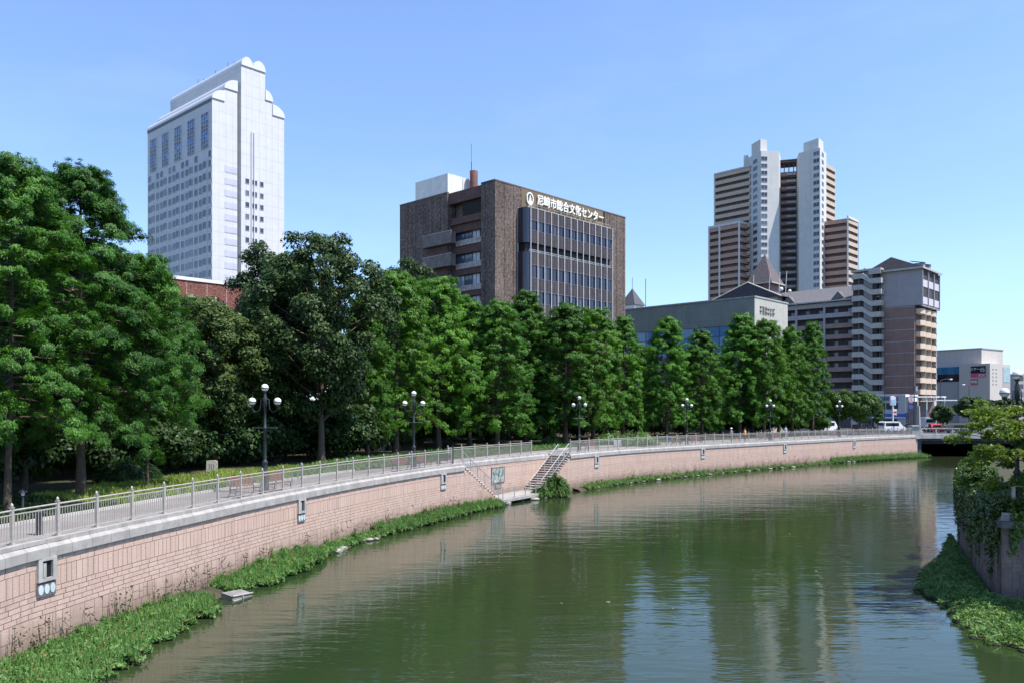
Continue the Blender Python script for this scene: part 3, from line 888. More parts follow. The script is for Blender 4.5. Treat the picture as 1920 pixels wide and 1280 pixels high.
# ================================================================== brick hall with sign, between the trees
M_hall = panel_mat('rough_red_brick', (0.20, 0.085, 0.065), (0.42, 0.27, 0.24), 2.55, 50, 0.05, 0.95, 0.2, 0.1, 1.0, 6, speck=0.6, specks=4.5)
hl = thing('brick_hall', 'red brick hall with white roof edge showing between the tree crowns', 'building', (-41.9 - .688 * 14, 95 - .725 * 14, 0), R_)
k = MB(); k.box(0, 31, 0, 22, 0, 19.65); k.build('wall', M_hall, hl)
k = MB(); k.box(-0.12, 31.1, -0.12, 0.5, 19.65, 20.05); k.box(-0.12, 0.5, 0.5, 22.1, 19.65, 20.05); k.box(0.5, 31, 0.5, 22, 19.5, 19.8); k.build('roof_edge', M_white, hl)
M_cream = mat('cream_lettering', (0.75, 0.70, 0.52), 0.5, var=0.03)
me = text_mesh('ホール', 1.9, M_cream, 0.08, 0.03)
wdt = max(v.co.x for v in me.vertices) - min(v.co.x for v in me.vertices)
o = put('lettering', me, hl, (14 + 5.9, -0.15, 16.95)); o.rotation_euler = (PI / 2, 0, 0); o.scale = (4.1 / wdt, 0.68, 1)

# ================================================================== white hotel tower
M_hot = panel_mat('hotel_panel', (0.57, 0.57, 0.58), (0.39, 0.37, 0.40), 1.85, 3.0, 0.035, 0.55, 0.05, 0.06)
M_hotband = panel_mat('hotel_glazed_brick', (0.46, 0.47, 0.55), (0.36, 0.36, 0.42), 1.85, 3.0, 0.03, 0.5, 0.06, 0.06)
M_vault = mat('hotel_vault', (0.60, 0.60, 0.615), 0.45, var=0.04)
M_blue = glass_mat('blue_glass', (0.03, 0.10, 0.30), (0.06, 0.22, 0.62), 0.1, 0.5)
M_hwin = glass_mat('hotel_glass', (0.035, 0.045, 0.065), (0.12, 0.13, 0.16), 0.1, 0.4)
ht = thing('hotel_tower', 'tall white slab hotel with stepped barrel vaulted top', 'building', (-74, 200, 0), math.radians(47.8))
LH = 36.2
strips = [(0, 3.3, 80.8, 83.4, 'o', 0, LH), (3.3, 6.75, 84.2, 86.9, 'o', 0, LH + 1), (7.8, 11.05, 91.4, 93.8, 'c', 0.0, LH + 3),
          (11.05, 14.6, 91.4, 93.8, 'c', 0.0, LH + 3), (14.6, 16.7, 84.4, 87.0, 'r', 0, LH + 1), (16.7, 20.2, 81.0, 83.8, 'r', 0, LH)]
wl = MB()
for x0, x1, zsp, zt, kd, y0, y1 in strips: wl.box(x0, x1, y0, y1, 0, zsp)
wl.box(6.75, 7.8, 1.6, LH + 1, 0, 84)
wl.build('wall', M_hot, ht)
for x0, x1, zsp, zt, kd, y0, y1 in strips:
    n = 10; h = zt - zsp; w = x1 - x0; e = 0.12
    if kd == 'o': pr = [(x1, zsp)] + [(x1, zt)] + [(x0 - e + (w + e) * (1 - math.cos((1 - j / n) * PI / 2)), zsp + h * math.sin((1 - j / n) * PI / 2)) for j in range(n + 1)]
    elif kd == 'r': pr = [(x0, zsp)] + [(x1 + e - (w + e) * (1 - math.cos(j / n * PI / 2)), zsp + h * math.sin(j / n * PI / 2)) for j in range(n + 1)] + [(x0, zt)]
    else: pr = [(x0 + w / 2 - (w / 2 + 0.03) * math.cos(j / (2 * n) * PI), zsp + h * math.sin(j / (2 * n) * PI)) for j in range(2 * n + 1)][::-1]
    k = MB(); k.extrude(pr, 'y', y0 - 0.25, y1 + 0.2, 0, False); k.build('vault', M_vault, ht)
k = MB(); k.box(-0.10, -0.001, 0.4, LH, 80.1, 80.75); k.build('shadow_gap', M_frame, ht)
# bayed facade: five bays of guest rooms
k = MB(); mod = LH / 5
for i in range(5):
    c = mod * (i + 0.5) - 0.4
    pr = [(0, c - 1.5), (-0.2, c - 1.15), (-0.3, c), (-0.2, c + 1.15), (0, c + 1.5)]
    k.prism(pr, 10, 66.0)
k.build('bay', M_hot, ht)
sp = []
rows = [64.3] + [63.5 - 3.02 * i for i in range(13)]
for ri, z in enumerate(rows[:13]):
    for i in range(5):
        c = mod * (i + 0.5) - 0.4
        if ri == 0:
            pts = ((c - 2.3, 0, 0), (c + 2.55, 0, 0)) if i else ((c - 2.3, 0, 0),)
            for dy, dx, a in pts: sp.append((-0.02, dy, z + 2.2, FX, 1.5, 1.5, 0))
        else:
            for dy, dx, a in ((c, -0.3, 0), (c + 2.55, -0.02, 0), (c - 2.3, -0.02, 0)):
                sp.append((dx - 0.03, dy, z + 0.6, FX + a, 1.45, 1.55, 0))
front = []
for z in (61.6, 58.6, 55.6, 52.6, 49.6, 46.6, 43.6):
    for x, w in ((9.5, 1.0), (11.0, 0.7), (11.9, 0.7), (13.6, 0.95)): front.append((x, -0.03, z, 0.0, w, 1.2, 0))
sp = front[:16] + sp + front[16:]
windows(ht, sp, M_wframe, M_hwin)
for i in range(5):                                   # tall blue glazing at the top floors
    c = mod * (i + 0.5) - 0.2
    k = MB()
    for j in range(9):
        for q in range(3):
            y0 = c - 1.75 + q * 1.2
            k.box(-0.12, -0.02, y0 + 0.05, y0 + 1.15, 69.05 + j * 0.98, 69.95 + j * 0.98, 1 if j in (2, 3, 7, 8)[(q % 2):3] else 2)
    for q in range(4): k.box(-0.2, -0.02, c - 1.78 + q * 1.2, c - 1.7 + q * 1.2, 69.0, 77.9, 0)
    for j in range(10): k.box(-0.17, -0.02, c - 1.75, c + 1.85, 68.95 + j * 0.98, 69.05 + j * 0.98, 0)
    k.build('tall_window', [M_wframe, M_blue, M_hwin], ht)
k = MB(); k.box(3.35, 6.7, -0.06, -0.003, 0, 1.6); k.box(6.8, 7.75, 1.55, 1.597, 0, 1.6); ME_gb = k.mesh('glazed_band', M_hotband)
for j in range(16): put('glazed_band', ME_gb, ht, (0, 0, 18 + j * 3.02))
k = MB(); k.box(10.55, 10.75, -0.3, -0.003, 12, 75); k.box(11.3, 11.5, -0.3, -0.003, 12, 75); k.box(10.9, 11.15, -0.05, -0.003, 75, 91.3); k.build('pilaster', M_vault, ht)
k = MB(); k.box(10.76, 11.29, -0.04, -0.003, 12, 75); k.build('vertical_slot', M_hotband, ht)
k = MB()
for j in range(9):
    y = 6 + j * 3.3; k.tube((11, y, 93.6), (11, y, 95.2 + (j * 37 % 5) * 0.35), 0.07, n=4)
    if j % 3 == 1: k.box(10.6, 11.4, y - 0.3, y + 0.3, 94.6, 95.2)
k.build('antenna', M_iron, ht)
k = MB(); k.extrude([(-6, 10), (-6, 25.5)] + [(-3 - 3 * math.cos(j / 8 * PI / 2), 25.5 + 2.6 * math.sin(j / 8 * PI / 2)) for j in range(1, 9)] + [(-0.1, 28.1), (-0.1, 10)], 'y', -1.0, 5.0)
k.build('vault', M_vault, ht)

# ================================================================== low grey-green hall
M_olv = panel_mat('grey_green_render', (0.235, 0.25, 0.225), (0.18, 0.19, 0.17), 3.6, 4.0, 0.03, 0.8, 0.1, 0.15)
M_olw = panel_mat('pale_green_render', (0.42, 0.41, 0.36), (0.33, 0.33, 0.29), 4.4, 4.0, 0.03, 0.8, 0.08, 0.12)
lh = thing('low_hall', 'low grey green hall with strip of blue glazing above the conifers', 'building', (41.8, 140, 0), R_)
k = MB(); k.box(0, 12.8, 0, 30, 0, 23.4); k.build('wall', M_olv, lh)
k = MB(); k.box(-0.05, 12.85, -0.14, -0.003, 0, 23.4); k.build('end_wall', M_olw, lh)
k = MB(); k.box(-0.15, 13, -0.25, 30.1, 23.4, 23.65); k.build('roof_edge', mat('hall_coping', (0.33, 0.34, 0.31), 0.7), lh)
k = MB()
for i in range(9):
    for j in range(3): k.box(-0.12, -0.003, 4.0 + i * 2.6, 6.5 + i * 2.6, 13.6 + j * 1.75, 15.27 + j * 1.75, 1)
for i in range(10): k.box(-0.2, -0.003, 3.9 + i * 2.6, 4.0 + i * 2.6, 13.5, 18.9, 0)
for j in range(4): k.box(-0.17, -0.003, 3.9, 27.4, 13.5 + j * 1.75, 13.6 + j * 1.75, 0)
k.build('glazing', [M_frame, glass_mat('sky_blue_glass', (0.10, 0.24, 0.42), (0.25, 0.42, 0.6), 0.05, 0.5)], lh)
k = MB(); k.box(6.1, 7.6, -0.2, -0.143, 8, 17.8); k.build('slot_window', M_bglass, lh)
me = text_mesh('アルカイック', 1.15, mat('grey_lettering', (0.17, 0.16, 0.15), 0.6), 0.06, 0.02)
wdt = max(v.co.x for v in me.vertices) - min(v.co.x for v in me.vertices)
for z in (21.5, 20.75):
    o = put('lettering', me, lh, (4.6, -0.24, z)); o.rotation_euler = (PI / 2, 0, 0); o.scale = (5.6 / wdt, 0.6, 1)

# ================================================================== little pyramid roofed tower
def pyramid(mb, x0, x1, y0, y1, z0, z1, ov=0.5, m=0):
    c = ((x0 + x1) / 2, (y0 + y1) / 2, z1); a = [(x0 - ov, y0 - ov, z0), (x1 + ov, y0 - ov, z0), (x1 + ov, y1 + ov, z0), (x0 - ov, y1 + ov, z0)]
    mb.add(a + [c], [(0, 1, 4), (1, 2, 4), (2, 3, 4), (3, 0, 4), (3, 2, 1, 0)], m)
x_, y_ = at(1196, 185)
pt = thing('roof_tower', 'small white turret with grey pyramid roof beside the brown block', 'tower', (x_ - 1.2, y_ - 2.6, 0), R_)
k = MB(); k.box(0, 3.6, 0, 3.6, 0, 27.8); k.build('wall', M_white, pt)
k = MB(); pyramid(k, 0, 3.6, 0, 3.6, 27.6, 31.6, 0.35); k.build('roof', M_tile, pt)
windows(pt, [(1.8, -0.02, 24.5, 0, 1.4, 1.8, 0)], M_frame, M_bglass)
k = MB(); k.tube((1.8, 1.8, 31.5), (1.8, 1.8, 34), 0.05, n=5); k.tube((5.2, 0.5, 20), (5.2, 0.5, 34), 0.07, n=5); k.build('antenna', M_iron, pt)

# ================================================================== tall apartment tower
M_tan = mat('tan_balcony', (0.50, 0.40, 0.315), 0.8, var=0.1)
M_terra = mat('terracotta_balcony', (0.42, 0.265, 0.21), 0.8, var=0.1)
M_shaft = panel_mat('white_shaft', (0.58, 0.575, 0.55), (0.45, 0.44, 0.42), 3.0, 2.97, 0.03, 0.7, 0.05, 0.08)
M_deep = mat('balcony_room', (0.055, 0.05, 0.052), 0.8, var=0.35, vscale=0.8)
M_purple = mat('brown_wall', (0.24, 0.18, 0.17), 0.85, var=0.15)
M_room = mat('shaded_room_wall', (0.15, 0.115, 0.105), 0.8, var=0.3, vscale=0.7)
TX, TD = at(1465, 340)
tt = thing('apartment_tower', 'tall apartment tower with twin white shafts and stepped brown wings', 'building', (TX, TD, 0), -math.atan2(TX, TD))
tm = lambda px: (px - 1465) / 4.24                    # columns to metres along the front
FLH = 2.97
def band_wing(pts, z0, z1, ma, mwall, label=None, extra=None, dep=14.0, inset=1.3):
    """wing whose front follows the plan polyline pts, one parapet per storey in front of dark recessed rooms"""
    back = [(p[0], p[1] + dep) for p in pts[::-1]]
    k = MB(); k.prism([(p[0], p[1] + inset) for p in pts] + back, 0, z1 - 0.3); k.build('wall', M_room, tt)
    z = z1
    while z > z0:
        k = MB()
        for a, b in zip(pts[:-1], pts[1:]):
            k.obox(a, b, 0.3, z - 1.6, z)
            k.quad((a[0], a[1], z - 1.6), (b[0], b[1], z - 1.6), (b[0], b[1] + inset, z - 1.6), (a[0], a[1] + inset, z - 1.6))
        k.build('balcony', ma, tt)
        z -= FLH
band_wing([(tm(1347), 7.5), (tm(1412), -0.5)], 60, 106.5, M_tan, M_purple, dep=16)
band_wing([(tm(1534), 0), (tm(1557), 12)], 60, 106.0, M_tan, M_purple, dep=8)
band_wing([(tm(1338), 3.0), (tm(1394), -4.5), (tm(1413), 3)], 15, 82.0, M_terra, M_purple, dep=18)
band_wing([(tm(1534), -1.0), (tm(1572), -4.5)], 15, 81.0, M_terra, M_purple, dep=16)
band_wing([(tm(1572), -4.4), (tm(1593), 6.0)], 15, 81.0, M_tan, M_purple, dep=10)
k = MB()
for px, y in ((1338.5, 3.0), (1358, 0.2), (1393.5, -4.6)): k.box(tm(px) - 0.35, tm(px) + 0.35, y - 0.35, y + 0.5, 0, 83.2)
for (a, ya), (b, yb) in (((1338.5, 3.0), (1393.5, -4.6)), ((1393.5, -4.6), (1413, 3.0))): k.obox((tm(a), ya), (tm(b), yb), 0.6, 82.1, 83.1)
for px, y in ((1573, -4.6), (1592.5, 6.0)): k.box(tm(px) - 0.3, tm(px) + 0.3, y - 0.35, y + 0.4, 0, 82)
k.obox((tm(1573), -4.5), (tm(1593), 6.0), 0.6, 81.1, 82.1); k.obox((tm(1347), 7.4), (tm(1412), -0.6), 0.6, 106.6, 107.2); k.box(tm(1347) - 0.3, tm(1347) + 0.3, 7.2, 8, 60, 107.2)
k.build('white_frame', M_shaft, tt)
k = MB()
s1 = [(tm(1407), 2.0), (tm(1431), -7.0), (tm(1461), -3.5), (tm(1464), 6), (tm(1410), 12)]
s2 = [(tm(1491), 5), (tm(1494), -2.5), (tm(1528), -7.5), (tm(1540), 1.5), (tm(1538), 12)]
k.prism(s1, 0, 111.0); k.prism(s2, 0, 109.8)
k.prism([(tm(1414), 1), (tm(1430), -5.0), (tm(1441), -3), (tm(1438), 6), (tm(1416), 7)], 111.0, 116.4)
k.prism([(tm(1502), -1), (tm(1526), -6), (tm(1535), 0), (tm(1530), 7), (tm(1503), 6)], 109.8, 114.2)
k.box(tm(1400), tm(1408), 2.5, 8, 100, 112.5)
k.build('shaft', M_shaft, tt)
k = MB(); k.box(tm(1463), tm(1492), 7, 14, 0, 105); k.build('core', M_room, tt)
k = MB()
for i in range(5): k.box(tm(1462), tm(1493), 4.0 + i * 2, 4.3 + i * 2, 108.3, 108.9)
k.box(tm(1462), tm(1493), 3.4, 14, 109, 109.3)
for px in (1463, 1470, 1478, 1486, 1491): k.box(tm(px) - 0.2, tm(px) + 0.2, 6, 6.4, 100, 108.3)
k.build('roof_frame', M_frame, tt)
k = MB(); k.box(tm(1474), tm(1490), 3.9, 4.1, 102.75, 103.8); ME_bal = k.mesh('balustrade', mat('glass_balustrade', (0.30, 0.28, 0.30), 0.4))
for i in range(27):
    z = 104.0 - i * FLH
    k = MB(); k.box(tm(1464), tm(1476), 4.6, 7, z - 1.3, z); k.box(tm(1464), tm(1491), 5.4, 7, z - 1.6, z - 1.35); o = k.build('balcony', M_purple, tt)
    put('balustrade', ME_bal, o, (0, 0, z - 104.0))
sp = []
aA = math.atan2(-9.0, tm(1431) - tm(1407)); aB = math.atan2(3.5, tm(1461) - tm(1431)); aC = math.atan2(-5.0, tm(1528) - tm(1494)); aD = math.atan2(9.0, tm(1540) - tm(1528))
for i in range(22):
    z = 107.0 - i * FLH
    sp += [(tm(1421) - 0.02, -3.25 - 0.05, z, aA, 3.2, 1.55, 1), (tm(1436.5), -6.42, z, aB, 2.6, 1.55, 1), (tm(1522.5), -6.75, z, aC, 2.6, 1.55, 1), (tm(1533), -3.8, z, aD, 2.6, 1.55, 1)]
windows(tt, sp, M_wframe, M_hwin)

# ================================================================== brown apartment block by the bridge
M_brw = panel_mat('brown_tile_wall', (0.24, 0.155, 0.13), (0.16, 0.1, 0.085), 0.5, 0.25, 0.02, 0.75, 0.1, 0.12)
M_gry = panel_mat('mauve_render', (0.31, 0.29, 0.30), (0.27, 0.25, 0.26), 4, 3, 0.02, 0.8, 0.06, 0.1)
M_gpar = mat('grey_parapet', (0.33, 0.315, 0.33), 0.8, var=0.08, streak=0.12)
M_bpar = mat('brown_parapet', (0.255, 0.185, 0.17), 0.8, var=0.1, streak=0.12)
M_stair = mat('stair_parapet', (0.42, 0.40, 0.365), 0.8, var=0.08, streak=0.15)
M_cbal = mat('cream_balcony', (0.60, 0.47, 0.36), 0.8, var=0.06)
M_store_p = mat('pale_balustrade', (0.52, 0.50, 0.53), 0.6, var=0.05)
M_roofb = mat('dark_roof_shingle', (0.05, 0.046, 0.052), 0.85, var=0.3, vscale=2)
M_roofg = mat('grey_roof_shingle', (0.125, 0.12, 0.125), 0.8, var=0.2, vscale=2)
FH = 2.93
ap = thing('apartment_block', 'brown apartment block with zigzag outside stair and cream balconies', 'building', (102.8, 207, 0), R_)
Dl = 62.0
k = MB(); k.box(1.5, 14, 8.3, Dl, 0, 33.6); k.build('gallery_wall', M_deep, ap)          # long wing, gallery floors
k = MB(); k.box(0.0, 14, 0, 7.3, 5, 30.6); k.build('wall', M_brw, ap)                    # brick end block
k = MB(); k.box(0.35, 14, 7.3, 8.29, 0, 30.6); k.build('wall', M_gry, ap)
k = MB(); k.box(-0.04, 14.5, -1.5, 8.3, 30.6, 40.2); k.build('upper_wall', M_gry, ap)
k = MB()
for i in range(9): k.box(-0.05, -0.003, 0.0, 7.3, 6.9 + i * FH - 0.08, 6.9 + i * FH + 0.08)
k.build('string_course', M_gpar, ap)
for i in range(10):                                   # gallery parapets, one per floor
    z = 5.6 + i * FH
    k = MB(); k.box(-0.1, 0.1, 9.6, Dl, z, z + 1.2); k.box(0.1, 1.5, 8.3, Dl, z, z + 0.18)
    k.build('gallery_parapet', M_gpar if i > 7 else M_bpar, ap)
k = MB()
for y in range(15, int(Dl), 8): k.box(-0.2, 0.25, y, y + 0.5, 0, 33.9 if True else 0)
k.build('column', M_gpar, ap)
sp = []
for i in range(3, 10):
    z = 5.8 + i * FH
    for j in range(7): sp.append((1.47, 12.5 + j * 4.0, z + 0.1 + (j % 2) * 0.7, FX, 1.0 if j % 2 == 0 else 1.6, 2.0 if j % 2 == 0 else 1.2, 0))
windows(ap, sp, M_frame, M_hwin)
# roofs of the long wing
k = MB(); k.add([(-0.9, 8.3, 33.5), (-0.9, Dl, 33.5), (7, Dl, 38.2), (7, 8.3, 38.2), (15, 8.3, 33.5), (15, Dl, 33.5)], [(0, 3, 2, 1), (3, 4, 5, 2), (0, 1, 5, 4), (0, 4, 3), (1, 2, 5)])
rf = k.build('roof', M_roofg, ap)
k = MB(); k.box(-1.05, -0.88, 8.3, Dl, 33.3, 33.65); k.build('gutter', M_gpar, ap)
for y in (19.5, 33.5):
    k = MB(); k.add([(-0.2, y - 1.8, 34.0), (-0.2, y + 1.8, 34.0), (-0.2, y, 36.0), (3.2, y, 36.1)], [(0, 2, 1), (0, 3, 2), (1, 2, 3)]); k.add([(-0.24, y - 1.1, 34.25), (-0.24, y + 1.1, 34.25), (-0.24, y, 35.5)], [(0, 2, 1)], 1)
    k.build('dormer', [M_roofg, M_bglass], rf)
# roof of the end block
k = MB(); a = [(-0.7, -2.1, 40.1), (15, -2.1, 40.1), (15, 12.4, 40.1), (-0.7, 12.4, 40.1)]; r0, r1 = (0.8, 6.0, 43.7), (9, 6.0, 43.7)
k.add(a + [r0, r1], [(0, 1, 5, 4), (1, 2, 5), (2, 3, 4, 5), (3, 0, 4), (3, 2, 1, 0)]); rf2 = k.build('roof', M_roofb, ap)
k = MB(); k.box(-0.9, 15.1, -2.3, -2.08, 39.7, 40.15); k.box(-0.9, -0.68, -2.08, 9.0, 39.7, 40.15); k.build('gutter', M_stair, ap)
for x in (2.6, 7.2):
    k = MB(); k.box(x + 0.3, x + 1.9, -1.2, 1.5, 40.3, 41.7); k.build('dormer', M_gry, rf2)
    k = MB(); k.add([(x, -1.5, 41.7), (x + 2.2, -1.5, 41.7), (x + 2.2, 2.2, 42.5), (x, 2.2, 42.5)], [(0, 1, 2, 3)]); k.build('dormer_roof', M_roofg, rf2)
# top two floors on the balcony side: glass parapets between posts
for i, z in enumerate((31.5, 35.9)):
    for j in range(3):
        x = 0.5 + j * 4.7
        k = MB(); k.box(x, x + 4.3, -1.72, -1.505, z - 0.6, z + 1.2); k.build('balcony', M_store_p, ap)
        k = MB(); k.box(x, x + 4.3, -1.56, -1.503, z + 1.25, z + 3.6); k.build('balcony_opening', M_deep, ap)
k = MB()
for x in (0.0, 4.75, 9.45, 14.2): k.box(x, x + 0.35, -1.95, -1.505, 30.4, 39.6)
k.box(-0.04, 14.6, -1.95, -1.505, 30.2, 30.45); k.build('column', M_gpar, ap)
# cream balconies, curved fronts, nine floors, and the rooms behind them
for i in range(9):
    z = 5.0 + i * FH
    k = MB()
    for j in range(3):
        x0 = 0.8 + j * 4.4; n = 6
        pr = [(x0, -0.003)] + [(x0 + 4.3 * q / n, -1.15 - 0.4 * math.sin(PI * q / n)) for q in range(n + 1)] + [(x0 + 4.3, -0.003)]
        k.prism(pr, z, z + 1.28)
    k.build('balcony', M_cbal, ap)
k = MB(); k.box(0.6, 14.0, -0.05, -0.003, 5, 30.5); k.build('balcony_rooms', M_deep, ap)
k = MB()
for x in (5.15, 9.55, 13.9): k.box(x - 0.1, x + 0.1, -1.2, -0.05, 5, 30.5)
k.build('partition', M_stair, ap)
k = MB()
for i in range(9):
    z = 5.0 + i * FH; k.box(13.3, 13.5, -1.4, -1.3, z + 1.28, z + 2.8); k.quad((13.5, -1.6, z + 1.3), (14.3, -1.2, z + 1.3), (14.2, -0.3, z + 2.9), (13.5, -0.4, z + 2.9))
k.build('escape_hatch', M_white, ap)
# outside stair: zigzag parapets
for i in range(12):
    z = 4.6 + i * FH
    k = MB(); pr = [(14.9, z + FH * 0.55 + 1.35), (12.2, z + FH * 0.55 + 1.35), (10.0, z + 1.35), (7.4, z + 1.35), (7.4, z), (10.0, z), (12.2, z + FH * 0.55), (14.9, z + FH * 0.55)]
    k.extrude([(p[0], p[1]) for p in pr], 'x', -2.5, -2.25)
    k.box(-2.25, -0.3, 7.4, 7.6, z, z + 1.35)
    k.build('stair_parapet', M_stair, ap)
k = MB()
for i in range(12):
    z = 4.6 + i * FH
    k.extrude([(12.1, z + FH * 0.55 + 1.3), (9.9, z + 1.3), (9.9, z + FH - 0.0), (12.1, z + FH * 1.55)], 'x', -1.6, -1.45)
    k.box(-2.2, 0.3, 7.5, 9.9, z, z + 0.15); k.box(-2.2, 0.3, 12.2, 14.9, z + FH * 0.55, z + FH * 0.55 + 0.15)
k.build('stair_core', M_gry, ap)
k = MB(); k.box(-2.35, -2.1, 13.0, 13.2, 0, 40); k.box(-0.3, 0.0, 8.4, 8.7, 0, 38); k.build('column', M_frame, ap)
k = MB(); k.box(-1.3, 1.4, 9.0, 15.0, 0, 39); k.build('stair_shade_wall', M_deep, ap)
k = MB(); k.prism([(-2.8, 7.4), (-2.8, 13.8), (-2.2, 15.2), (0.5, 15.2), (0.5, 7.4)], 40.25, 40.75); k.box(-2.8, -2.6, 7.4, 10.5, 39.2, 40.25); k.build('stair_roof', M_stair, ap)
# turret with brown pyramid roof and the cross gable on the long wing
k = MB(); k.box(3.0, 9.5, 40.5, 47.0, 33, 41.0); k.build('turret_wall', M_brw, ap)
k = MB(); pyramid(k, 3.0, 9.5, 40.5, 47.0, 41.0, 50.2, 0.9); o = k.build('turret_roof', mat('brown_grey_slate', (0.115, 0.095, 0.095), 0.85, var=0.25, vscale=2), ap)
k = MB(); k.box(1.95, 10.55, 39.4, 39.62, 40.75, 41.1); k.box(1.9, 2.12, 39.62, 48.0, 40.75, 41.1); k.build('gutter', M_stair, ap)
k = MB(); k.box(-2.0, 1.4, 36, 55, 0, 36.8); k.build('gable_wall', M_gry, ap)
k = MB(); k.add([(-2.6, 34.5, 36.0), (-2.6, 57, 36.4), (-1.5, 45.2, 40.9), (8, 45.2, 40.9), (8, 34.5, 36.0), (8, 57, 36.4)], [(0, 1, 2), (0, 2, 3, 4), (2, 1, 5, 3), (0, 4, 5, 1)]); k.build('gable_roof', M_roofb, ap)
k = MB(); k.tube((-2.7, 34.4, 35.9), (-1.6, 45.2, 41.0), 0.22, n=4); k.tube((-2.7, 57.1, 36.3), (-1.6, 45.2, 41.0), 0.22, n=4); k.build('barge_board', M_stair, ap)
k = MB()
for y in (34, 36, 39, 44): k.tube((-1, y, 36), (-1, y - 0.4, 43), 0.09, n=4)
k.build('roof_mast', M_white, ap)
for y, z, r_ in ((35, 38.0, 0.6), (32.5, 37.2, 0.5)):
    k = MB(); k.ball((-1.5, y, z), r_, 8); k.build('dish_antenna', M_white, ap)

# ================================================================== white two storey store at its foot
sx_, sy_ = at(1697, 172)
st = thing('corner_store', 'white two storey corner store with a blue fascia stripe', 'shop', (sx_, sy_, 0), R_)
M_store = mat('store_wall', (0.50, 0.49, 0.50), 0.7, var=0.06, streak=0.08)
k = MB(); k.box(0, 8, 0, 22, 0, 7.1); k.build('wall', M_store, st)
k = MB(); k.box(-0.1, 8.1, -0.15, -0.003, 3.4, 7.3); k.build('lit_wall', M_white, st)  # whiter slab: sunlight on this side is put into its colour
k = MB(); k.box(-0.25, -0.003, -0.1, 22, 2.5, 3.2); k.box(-0.25, 8.2, -0.3, -0.155, 2.5, 3.2); k.build('fascia_stripe', mat('blue_stripe', (0.06, 0.12, 0.42), 0.5), st)
k = MB(); k.box(-0.26, -0.004, -0.1, 22, 2.25, 2.5); k.build('fascia_band', M_white, st)
sp = [(-0.02, 2.6 + j * 2.6, 4.2, FX, 2.3, 1.25, 1) for j in range(6)] + [(-0.02, 3.0, 0.3, FX, 2.8, 1.7, 1), (-0.02, 8.0, 0.1, FX, 3.2, 1.9, 1), (-0.02, 13.0, 0.1, FX, 3.2, 1.9, 1)]
windows(st, sp, M_frame, M_bglass)
me = text_mesh('調剤薬局', 0.95, mat('purple_lettering', (0.16, 0.12, 0.26), 0.6), 0.04, 0.02)
o = put('lettering', me, st, (-0.08, 3.2, 6.05)); o.rotation_euler = (PI / 2, 0, FX)
k = MB(); k.box(-0.14, -0.003, -0.1, 22, 7.1, 7.35); k.build('roof_edge', M_white, st)

# white steel canopy next to the store
x_, y_ = at(1722, 168)
cn = thing('canopy', 'open white steel canopy standing beside the corner store', 'canopy', (x_, y_, 0), 0.12)
k = MB(); k.box(-0.2, 6.2, 0, 5, 6.6, 6.85); k.box(3, 8, -1, -0.01, 5.9, 6.1); k.build('roof', M_white, cn)
for x in (0, 2.0, 3.6, 6.0):
    k = MB(); k.box(-0.07, 0.07, -0.07, 0.07, 0, 6.6); k.build('post', M_white, cn, (x, 0.2, 0))
k = MB(); k.box(0.2, 5.8, 3.6, 3.8, 0, 5.8); k.build('back_wall', M_purple, cn)

# ================================================================== pale shopping building with posters
ml = thing('shopping_building', 'pale beige shopping building with blue glass band and poster', 'building', (141.5, 240, 0), math.atan2(0.572, 0.82))
M_mall = mat('mall_render', (0.52, 0.475, 0.43), 0.8, var=0.05, streak=0.06)
M_mallg = mat('mall_grey', (0.36, 0.345, 0.36), 0.8, var=0.05)
k = MB(); k.box(0, 12.8, 0, 8.9, 0, 17.7); k.build('wall', M_mall, ml)
k = MB(); k.box(0.6, 12, 8.9, 20, 0, 17.2); k.build('side_wall', M_mallg, ml)
k = MB(); k.box(2.4, 16, 3.5, 24, 17, 22.3); k.box(12.8, 16, 3.5, 24, 0, 17); k.build('upper_wall', M_mall, ml)
k = MB(); k.box(2.2, 16.1, 3.3, 24.1, 22.3, 22.6); k.build('roof_edge', M_mallg, ml)
k = MB()
for j in range(6): k.box(0.5, 0.597, 9.0 + j * 1.8, 10.7 + j * 1.8, 15.0, 17.1, 0); k.box(0.5, 0.597, 9.0 + j * 1.8, 10.7 + j * 1.8, 12.6, 14.9, 1 if j < 4 else 2)
k.build('glass_band', [glass_mat('teal_glass', (0.03, 0.16, 0.27), (0.05, 0.22, 0.36), 0.1), M_bglass, mat('red_panel', (0.35, 0.07, 0.03), 0.5)], ml)
k = MB(); k.box(8.0, 12.5, -0.1, -0.003, 12.3, 16.9); k.build('glazing', mat('pale_blue_glass', (0.30, 0.40, 0.44), 0.2), ml)
k = MB(); k.box(8.0, 12.5, -0.08, -0.003, 3, 12.1); k.build('shutter', M_mallg, ml)
k = MB()
for j in range(5):
    for x in (1.6, 3.6): k.box(x, x + 0.5, -0.15, -0.003, 11.5 + j * 1.1, 11.8 + j * 1.1)
k.build('vent', M_mallg, ml)
k = MB(); k.box(-0.16, -0.003, 1.2, 5.4, 14.9, 17.0); pb_ = k.build('poster', mat('black_poster', (0.012, 0.012, 0.02), 0.5), ml)
k = MB(); k.box(-0.16, -0.003, 1.2, 5.4, 13.75, 14.88); pp_ = k.build('poster', mat('pink_poster', (0.62, 0.09, 0.17), 0.5), ml)
k = MB(); k.box(-0.16, -0.003, 3.4, 5.4, 11.5, 13.2); pr_ = k.build('poster', mat('red_poster', (0.55, 0.10, 0.16), 0.5), ml)
